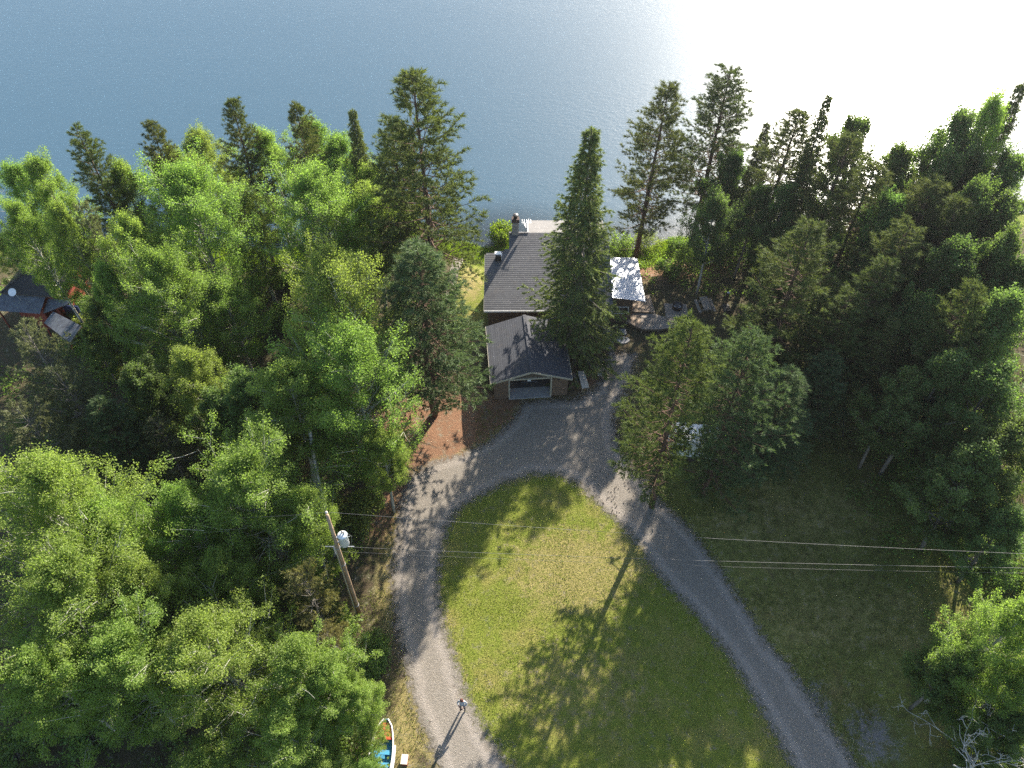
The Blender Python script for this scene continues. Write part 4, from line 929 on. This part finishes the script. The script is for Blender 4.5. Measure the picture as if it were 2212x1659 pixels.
# --- neighbour's red cabin, far left
nb_ = thing('red_cabin', 'red cabin with black roof half hidden by trees at far left', 'cabin', (-43.6, 52.8, 0), math.radians(-6))
NR, NE, NW_, NLn = 4.7, 3.15, 2.6, 5.2
nsl = math.hypot(NW_, NR-NE)
HIP = 2.1; fsl = math.hypot(HIP, NR-NE)
for sgn in (-1, 1):
    rp = MB().slab([(sgn*NW_, 0, NE), (0, HIP, NR), (0, NLn, NR), (sgn*NW_, NLn, NE)][::sgn], .10).build('roof_slope', M['dark_wall'], nb_)
    roof_courses(rp, M['shingle_black'], (sgn*NW_, 0 if sgn > 0 else NLn, NE), (0, sgn, 0), (-sgn*NW_, 0, NR-NE), nsl, (lambda s: HIP*s/nsl) if sgn > 0 else (lambda s: 0), (lambda s: NLn) if sgn > 0 else (lambda s: NLn-HIP*s/nsl), .24)
    for k in range(14): MB().beam((sgn*NW_*(1-k/14), HIP*k/14, NE+(NR-NE)*k/14+.05), (sgn*NW_*(1-(k+1.05)/14), HIP*(k+1.05)/14, NE+(NR-NE)*(k+1.05)/14+.045), .2, .018).build('hip_shingle', M['shingle_black'], nb_)
rp = MB().slab([(-NW_, 0, NE), (NW_, 0, NE), (0, HIP, NR)], .10).build('roof_slope', M['dark_wall'], nb_)
roof_courses(rp, M['shingle_black'], (-NW_, 0, NE), (1, 0, 0), (0, HIP, NR-NE), fsl, lambda s: NW_*s/fsl, lambda s: 2*NW_-NW_*s/fsl, .24)
for k in range(13): MB().beam((0, HIP+k*.236, NR+.035+.004*(k % 2)), (0, HIP+k*.236+.25, NR+.03), .24, .018).build('ridge_shingle', M['shingle_black'], nb_)
MB().span((-2.3, .3, -.2), (2.3, .42, 3.1)).build('front_wall', M['red_wall'], nb_)
for s in (-1, 1): MB().span((s*2.24-.06, .421, -.2), (s*2.24+.06, NLn-.3, 3.1)).build('side_wall', M['red_wall'], nb_)
MB().span((-2.17, NLn-.42, -.5), (2.17, NLn-.3, 3.1)).build('back_wall', M['red_wall'], nb_)
for k in range(4): corrugated('porch_roof_sheet', M['galv_dark'], nb_, (-2.7+k*1.05, -1.45, 2.32+.004*k), (-1.63+k*1.05, -1.45, 2.32+.004*k), (-1.63+k*1.05, .27, 2.98+.004*k), (-2.7+k*1.05, .27, 2.98+.004*k), .15, .008)
for k in range(2): corrugated('side_roof_sheet', M['galv_dark'], nb_, (1.55+k*.98, -1.2+k*.55, 2.1+.18*k), (2.55+k*.98, -.65+k*.55, 2.28+.18*k), (2.55+k*.98, .3, 2.66), (1.55+k*.98, .28, 2.62), .15, .008)
MB().span((.2, -.95, -.1), (1.5, -.85, 2.3)).build('porch_wall', M['red_wall'], nb_); MB().span((1.4, -.84, -.1), (1.5, .28, 2.3)).build('porch_wall', M['red_wall'], nb_); MB().span((2.5, -.5, -.1), (2.6, .28, 2.2)).build('porch_wall', M['red_wall'], nb_)
MB().span((-2.6, -1.3, -.1), (-2.5, -1.2, 2.28)).build('porch_post', M['red_wall'], nb_)
MB().span((2.65, .05, .0), (4.2, .15, 2.1)).build('tarp_wall', M['blue_tarp'], nb_)
sh = thing('woodshed', 'low open shed with dark blue-grey corrugated roof beside the red cabin', 'shed')
A, B, C_, D_ = (-41.7, 50.4, 2.0), (-38.5, 47.95, 1.95), (-37.95, 49.65, 2.35), (-41.15, 51.5, 2.35)
for k in range(4):
    l = lambda p, q, f: tuple(p[i]+(q[i]-p[i])*f for i in range(3))
    corrugated('roof_sheet', M['galv_dark'], sh, l(A, B, k/4), l(A, B, (k+1)/4+.01), l(D_, C_, (k+1)/4+.01), l(D_, C_, k/4), .15, .008)
for p in (A, B, C_, D_): MB().span((p[0]*.99-.45-.05, p[1]-.05, -.1), (p[0]*.99-.45+.05, p[1]+.05, p[2]-.06)).build('post', M['red_wall'], sh)
MB().beam((B[0], B[1], B[2]-.05), (C_[0], C_[1], C_[2]-.05), .04, .12).build('fascia', M['cream_trim'], sh)
MB().beam((D_[0]+.1, D_[1]-.1, 1.0), (C_[0]-.1, C_[1]-.1, 1.0), .08, 2.0).build('back_wall', M['dark_wall'], sh)
for k in range(3): MB().beam((-40.9+k*.75, 50.4-k*.5, .08+.35), (-40.3+k*.75, 50.7-k*.5, .08+.35), .5, .86).build('wood_stack', M['wood_grey'], sh)
ds = thing('satellite_dish', 'white satellite dish on a post at the red cabin porch roof', 'dish', (-44.55, 52.55, 2.9))
MB().tube([(.35, -.1, -.1), (.1, 0, .5), (0, 0, .72)], .025, 6).build('mast', M['grey_metal'], ds)
MB().lathe([(.36, .12), (.25, .05), (.03, 0)], (0, 0, 0), 16).build('reflector', M['white_paint'], ds).matrix_local = Matrix.Translation((0, -.02, .8)) @ Matrix.Rotation(.75, 4, 'X')

# --- white camper under the pines
cp = thing('camper_trailer', 'white camper trailer mostly hidden under the pines by the drive', 'camper', (14.3, 37.6, 0), math.radians(-8))
prof = [(-1.95, .55), (-2.0, 1.3), (-1.9, 1.95), (-1.55, 2.3), (-1.0, 2.42), (1.2, 2.42), (1.75, 2.25), (1.95, 1.8), (1.95, .55)]
n = len(prof); hw = 1.0
vs = [(x, s*hw*(.94 if z > 2.2 else 1), z) for s in (-1, 1) for x, z in prof]
MB().add(vs, [tuple(range(n)), tuple(range(2*n-1, n-1, -1))]+[(i+1, i, i+n, i+1+n) for i in range(n-1)]+[(0, n-1, 2*n-1, n)]).build('body', M['camper_white'], cp, bevel=.05)
for x0, x1 in ((-1.55, -.6), (.75, 1.5)): MB().span((x0, -1.02, 1.3), (x1, -1.003, 1.85)).build('window', M['glass'], cp)
MB().span((-.35, -1.02, .6), (.35, -1.003, 2.1)).build('door', M['white_paint'], cp); MB().span((-.35, -.3, 2.425), (.25, .3, 2.52)).build('roof_vent', M['white_paint'], cp, bevel=.03)
for k in range(2): MB().beam((-1.9, -.5+k*1.0, 2.36), (1.5, -.5+k*1.0, 2.45), .05, .03).build('roof_rib', M['grey_metal'], cp)
for s in (-1, 1): MB().tube([(0, s*.82, .32), (0, s*1.0, .32)], .32, 14).build('wheel', M['rubber'], cp)
for s in (-1, 1): MB().beam((1.95, s*.5, .5), (3.0, 0, .45), .06, .08).build('drawbar', M['black_metal'], cp)
MB().tube([(2.9, 0, 0), (2.9, 0, .45)], .04, 8).build('jack_stand', M['black_metal'], cp)
MB().span((-1.9, -.9, .40), (1.9, .9, .55)).build('chassis', M['black_metal'], cp)

# --- painted rowing boat and box at the bottom of the picture
bt = thing('rowing_boat', 'red and blue painted wooden rowboat with white rim under overhanging aspen', 'boat', (-7.85, 14.45, 0), math.radians(-3))
L = 4.4; ns = 13; hullv = []; hf = []; rim = []
for i in range(ns):
    f = i/(ns-1); y = (f-.5)*L; hw = .70*(math.sin(math.pi*min(max(f*.86+.10, 0), 1))**.55) if f < .97 else .12; zt = .48+.16*(2*f-1)**2
    hullv += [(-hw, y, zt), (-hw*.85, y, .18), (-hw*.35, y, .04), (hw*.35, y, .04), (hw*.85, y, .18), (hw, y, zt)]; rim.append((hw, y, zt))
for i in range(ns-1):
    for k in range(5): hf.append((i*6+k, i*6+6+k, i*6+7+k, i*6+k+1))
hf += [(0, 1, 2, 3, 4, 5), tuple((ns-1)*6+k for k in range(5, -1, -1))]
hull = MB().add(hullv, hf).build('hull', M['boat_blue'], bt); so = hull.modifiers.new('thickness', 'SOLIDIFY'); so.thickness = .03
for s in (-1, 1):
    m = MB(); m.tube([(s*x, y, z+.02) for x, y, z in rim], .05, 6); m.build('gunwale', M['boat_white'], bt)
mm = MB(); vs = []
for k in range(4, 9): hw, y, zt = rim[k]; vs += [(hw-.02, y, zt+.035), (hw+.17, y, zt+.025)]
mm.add(vs, [(2*i, 2*i+1, 2*i+3, 2*i+2) for i in range(4)]).build('rubbing_board', M['boat_white'], bt).modifiers.new('thickness', 'SOLIDIFY').thickness = .03
for f0, f1, m_ in ((.02, .30, 'boat_red'), (.74, .96, 'boat_red')):
    k = f0
    while k < f1-.02:
        y0 = (k-.5)*L; y1 = (k+.052-.5)*L; w_ = .70*(math.sin(math.pi*min(max((k+.025)*.86+.10, 0), 1))**.55)-.03; z_ = .44+.14*(2*k-1)**2
        MB().span((-w_, y0, z_), (w_, y1-.012, z_+.03)).build('deck_plank', M[m_], bt); k += .055
for f in (.42, .58): MB().span((-.62, (f-.5)*L-.13, .34), (.62, (f-.5)*L+.13, .38)).build('thwart', M['boat_blue'], bt)
for k in range(5): MB().span((-.45+k*.18, -.9, .10), (-.45+k*.18+.165, .95, .13)).build('floor_board', M['boat_blue'], bt)
bx_ = thing('wooden_box', 'cream wooden box with dark red front next to the painted boat', 'box', (-6.42, 14.38, 0), math.radians(-4))
MB().span((-.20, -.28, .42), (.20, .28, .46)).build('lid', M['cream_box'], bx_); MB().span((-.18, -.26, .0), (.18, .26, .418)).build('body', plain('dark_red_board', (.25, .06, .04)), bx_)

# --- utility pole with transformer and wires
pb = g(775, 1322); px_, py_ = pb[0], pb[1]
po = thing('utility_pole', 'tall wooden utility pole beside the gravel drive', 'pole', (px_, py_, 0))
MB().tube([(0, 0, -.3), (0, 0, 4), (0, 0, 8), (0, 0, 12.2)], [.16, .145, .125, .10], 12).build('shaft', M['pole_wood'], po, True)
MB().tube([(-.16, -.12, 0), (-.15, -.11, 5), (-.13, -.09, 9.0)], .05, 6).build('conduit', M['conduit'], po)
for z in (1.1, 6.6, 8.6): MB().lathe([(.19-.004*z, -.04), (.19-.004*z, .04)], (0, 0, z), 12).build('band', M['grey_metal'], po)
for k in range(4): MB().lathe([(.05, 0), (.065, .03), (.05, .06), (.065, .09), (.03, .12)], (-.17, -.1, 8.05+k*.22), 8).build('insulator', M['porcelain'], po)
MB().tube([(0, 0, 12.2), (0, 0, 12.45)], .02, 6).build('pin', M['grey_metal'], po); MB().lathe([(.05, 0), (.08, .05), (.05, .09), (.07, .13), (.02, .17)], (0, 0, 12.40), 10).build('insulator', M['porcelain'], po)
MB().beam((-.75, 0, 8.72), (1.0, 0, 8.72), .05, .05).build('spreader_bar', M['grey_metal'], po)
tf = thing('transformer', 'white cylindrical transformer mounted on the utility pole', 'transformer', (px_+.50, py_-.02, 9.05))
MB().lathe([(.25, 0), (.28, .03), (.28, .95), (.30, .97), (.30, 1.02), (.22, 1.09), (.03, 1.12)], (0, 0, 0), 20).build('tank', M['tank_grey'], tf, True)
for a in (.4, 1.6): MB().lathe([(.05, 0), (.07, .05), (.045, .1), (.065, .15), (.02, .22)], (math.cos(a)*.13, math.sin(a)*.13, 1.08), 8).build('bushing', M['porcelain'], tf)
for z in (.25, .75): MB().span((-.42, -.05, z-.05), (-.275, .05, z+.05)).build('bracket', M['grey_metal'], tf)
for a in (-.6, .2, 1.0): MB().tube([(math.cos(a)*.28, math.sin(a)*.28, .72), (math.cos(a)*.40, math.sin(a)*.40, .74)], .03, 6).build('terminal', M['grey_metal'], tf)
MB().tube([(.33, .05, 1.1), (.5, .1, .7), (.42, .05, .2), (.30, .0, -.25)], .014, 5).build('lead', M['wire'], tf)
def cable(name, label, a, b, sag, rad, n=28):
    a = Vector(a); b = Vector(b); pts = [a.lerp(b, i/n)-Vector((0, 0, 4*sag*(i/n)*(1-i/n))) for i in range(n+1)]
    o = MB().tube(pts, rad, 5).build(name, M['wire']); return tag(o, label, 'wire')
e1 = g(2212, 1193, 11.3); e2 = g(2212, 1221, 9.2)
ext = lambda s, e, k: tuple(s[i]+(e[i]-s[i])*k for i in range(3))
s1 = (px_, py_, 12.52); cable('power_line', 'upper power line crossing the lawn from the pole top', s1, ext(s1, (e1[0], e1[1], 11.5), 1.25), .55, .0065)
s2 = (px_+.15, py_-.03, 8.78); cable('power_line', 'brighter lower power line crossing the lawn below the transformer', s2, ext(s2, (e2[0], e2[1], 9.2), 1.25), .5, .0075)
s3 = (px_+.15, py_-.07, 8.25); cable('power_line', 'faint lowest wire just under the lower power line', s3, ext(s3, (e2[0], e2[1]-.1, 8.8), 1.25), .55, .0045)
l1 = g(640, 1108, 12.3); l2 = g(655, 1208, 8.7)
cable('power_line', 'short power line running left from pole top into the aspens', (px_, py_, 12.52), ext((px_, py_, 12.52), l1, 5), .3, .0065)
cable('power_line', 'short lower power line running left into the aspens', (px_-.15, py_, 8.78), ext((px_, py_, 8.75), l2, 5), .3, .007)
ha = (9.0, 52.5, 2.3); hb = g(1500, 722, 3.2)
cable('service_wire', 'thin service wire running from the cabin annex over the deck corner', ha, (10.75, 51.9, 1.4), .02, .009); cable('service_wire', 'thin wire stretched above the grass right of the deck', (10.75, 51.9, 1.4), g(1800, 735, 1.5), .15, .008)

# --- person flying the drone
def person():
    c = g(1000, 1534); p = thing('person', 'person in grey shirt standing on the gravel drive, hands together', 'person', (c[0], c[1], .035), math.radians(-8))
    V = [(0, 0, .93), (0, .01, 1.12), (0, .02, 1.33), (0, .01, 1.46), (0, -.01, 1.53), (0, -.03, 1.61), (0, -.03, 1.69),
         (.10, 0, .88), (.12, -.02, .50), (.13, .02, .10), (.14, -.13, .04), (-.10, 0, .88), (-.12, -.01, .50), (-.13, .02, .10), (-.15, -.13, .04),
         (.19, .02, 1.40), (.29, .02, 1.13), (.15, -.22, 1.08), (.06, -.30, 1.09), (-.19, .02, 1.40), (-.29, .02, 1.13), (-.15, -.22, 1.08), (-.06, -.30, 1.09)]
    E_ = [(0, 1), (1, 2), (2, 3), (3, 4), (4, 5), (5, 6), (0, 7), (7, 8), (8, 9), (9, 10), (0, 11), (11, 12), (12, 13), (13, 14), (3, 15), (15, 16), (16, 17), (17, 18), (3, 19), (19, 20), (20, 21), (21, 22)]
    R = [(.16, .12), (.15, .11), (.17, .12), (.13, .09), (.055, .055), (.085, .10), (.075, .09), (.09, .09), (.065, .065), (.05, .05), (.045, .04), (.09, .09), (.065, .065), (.05, .05), (.045, .04),
         (.065, .065), (.05, .05), (.037, .037), (.03, .03), (.065, .065), (.05, .05), (.037, .037), (.03, .03)]
    for s in (1, -1):          # fingers and thumb
        hi_ = 18 if s > 0 else 22; h0 = V[hi_]
        for k, (dx_, dz_, ln_) in enumerate(((.0, .030, .055), (.0, .010, .062), (.0, -.010, .058), (.0, -.030, .045), (.02, .035, .045))):
            b = len(V); V.append((h0[0]-s*.018, h0[1]-.03, h0[2]+dz_)); V.append((h0[0]-s*.035, h0[1]-.03-ln_ if k < 4 else h0[1]-.04, h0[2]+dz_-.012+(.03 if k == 4 else 0)))
            E_.append((hi_, b)); E_.append((b, b+1)); R += [(.010, .010), (.008, .008)]
    me = bpy.data.meshes.new('body'); me.from_pydata(V, E_, []); o = bpy.data.objects.new('body_build', me); COL.objects.link(o)
    o.modifiers.new('skin', 'SKIN'); o.modifiers.new('sub', 'SUBSURF').levels = 2
    for i, d in enumerate(me.skin_vertices[0].data): d.radius = R[i]; d.use_root = (i == 0)
    dg = bpy.context.evaluated_depsgraph_get(); dg.update(); m2 = bpy.data.meshes.new_from_object(o.evaluated_get(dg)); bpy.data.objects.remove(o)
    for k in ('shirt', 'trousers', 'shoe', 'skin'): m2.materials.append(M[k])
    for f in m2.polygons:
        x, y, z = f.center
        f.material_index = 2 if z < .09 else 1 if z < .93 else 3 if (z > 1.49 or (y < -.12 and z < 1.15 and abs(x) < .22)) else 0
        f.use_smooth = True
    m2.name = 'body'; link(bpy.data.objects.new('body', m2), p)
    MB().lathe([(.105, -.02), (.115, .03), (.10, .09), (.06, .125), (.01, .135)], (0, -.015, 1.66), 14).build('cap', M['hair'], p, True)
    MB().span((-.025, -.15, 1.58), (.025, -.115, 1.625)).build('nose', M['skin'], p, bevel=.01)
    MB().span((-.09, -.40, 1.075), (.09, -.33, 1.11)).build('controller', M['black_metal'], p, bevel=.01)
person()

# ------------------------------------------------------------------ small ground cover
def blades(name, X, Y, hgt_, wid, rs, mat, lean=.5):
    n = len(X); b = np.stack([X, Y, tz(X, Y)-.01], -1); a = rs.rand(n)*6.283; s = np.stack([np.cos(a), np.sin(a), a*0], -1)
    tip = b+np.stack([rs.normal(size=n)*lean*hgt_, rs.normal(size=n)*lean*hgt_, hgt_*(.7+.6*rs.rand(n))], -1)
    v = np.empty((n, 3, 3)); v[:, 0] = b-s*wid*.5; v[:, 1] = b+s*wid*.5; v[:, 2] = tip
    m = mesh_np(name, v.reshape(-1, 3), np.arange(n*3), 3); m.materials.append(M[mat]); return link(bpy.data.objects.new(name, m))
M['grass'] = leaf_mat('lawn_grass_blade', (.16, .21, .03), (.32, .30, .09), .4, (.32, .38, .05), 0, 0, .01)
M['tall_grass'] = leaf_mat('tall_grass_blade', (.10, .14, .025), (.20, .18, .06), .35, (.20, .24, .03), 0, 0, .01)
rs = np.random.RandomState(21)
X = rs.uniform(-6, 22, 150000); Y = rs.uniform(8, 37, 150000); k = poly_sd(isl, X, Y) < .25+rs.normal(size=len(X))*.25
tag(blades('lawn_grass', X[k], Y[k], .055+.03*rs.rand(k.sum()), .05, rs, 'grass', .8), 'short mown grass of the teardrop lawn inside the gravel loop', 'grass', kind='stuff')
X = rs.uniform(-14, 45, 160000); Y = rs.uniform(6, 52, 160000); ds_ = drive_sd(X, Y)
k = (ds_ > .15) & (poly_sd(isl, X, Y) > .2) & (vnoise(X, Y, 2.2, 5)+.25*rs.rand(len(X)) > .52) & ~((X > -3) & (X < 11.5) & (Y > 42)) & ~((X < -3) & (Y > 33))
k = k[:]
tag(blades('meadow_grass', X[k], Y[k], .12+.12*rs.rand(k.sum()), .05, rs, 'tall_grass', .6), 'longer rough grass of the shaded meadow and drive edges', 'grass', kind='stuff')
X = rs.uniform(-45, 45, 60000); sy = shore_y(X); Y = sy-3.6*rs.rand(60000)**1.6+.15; k = ~((X > -2.3) & (X < 9.2) & (Y < 62.2))
tag(blades('shore_grass', X[k], Y[k], .3+.25*rs.rand(k.sum()), .06, rs, 'reed_leaf', .4), 'bright green grass fringe along the lake shore', 'grass', kind='stuff')
# fallen cones on the drive under the pines
X = rs.normal(size=160)*2.0+8.0; Y = rs.normal(size=160)*2.2+33.5; k = drive_sd(X, Y) < 0; cb = MB()
for x, y in zip(X[k], Y[k]): cb.lathe([(.02, 0), (.04, .03), (.01, .07)], (x, y, .04), 5)
tag(cb.build('pine_cones', M['dark_brick']), 'dark fallen pine cones scattered on the sunlit gravel', 'cones', kind='stuff')

# ferns and seedlings under the woods
N = 14000; X = rs.uniform(-50, 52, N); Y = rs.uniform(12, 66, N); ds_ = drive_sd(X, Y)
left = (X < -9.5) & (ds_ > 2.0) & ~((X < -36.5) & (X > -48) & (Y > 46.5) & (Y < 59)); right = (X > 24+.25*np.abs(Y-40)) | ((X > 13) & (Y > 56))
k = (left | right) & (Y < shore_y(X)-.6) & (vnoise(X, Y, 3.0, 9) > .35) & ~((X < -8) & (X > -12.5) & (Y < 27)); X = X[k]; Y = Y[k]
cen = np.stack([X, Y, tz(X, Y)+.25+.25*rs.rand(len(X))], -1)
fm = leaves_mesh('undergrowth', cen, np.tile((.45, .45, .22), (len(cen), 1)), 11, .17, rs, (0, 30, -40), .7, .1); fm.materials.append(M['shrub_leaf'])
tag(link(bpy.data.objects.new('undergrowth', fm)), 'low ferns and seedlings covering the floor of the woods', 'ferns', kind='stuff')

# thin haze volume added to imitate lens flare over the treetops
hz = MB().span((-1000, -400, -9), (1000, 1600, 53)).build('haze', bpy.data.materials.new('haze'))
hm = hz.data.materials[0]; hm.use_nodes = True; hn = hm.node_tree; hn.nodes.clear()
ho = hn.nodes.new('ShaderNodeOutputMaterial'); hv = hn.nodes.new('ShaderNodeVolumePrincipled')
hv.inputs['Color'].default_value = (.88, .93, 1, 1); hv.inputs['Density'].default_value = .0003; hv.inputs['Anisotropy'].default_value = .8
hn.links.new(hv.outputs[0], ho.inputs['Volume']); tag(hz, 'thin haze added to imitate sun flare over the shore', 'haze', kind='stuff')
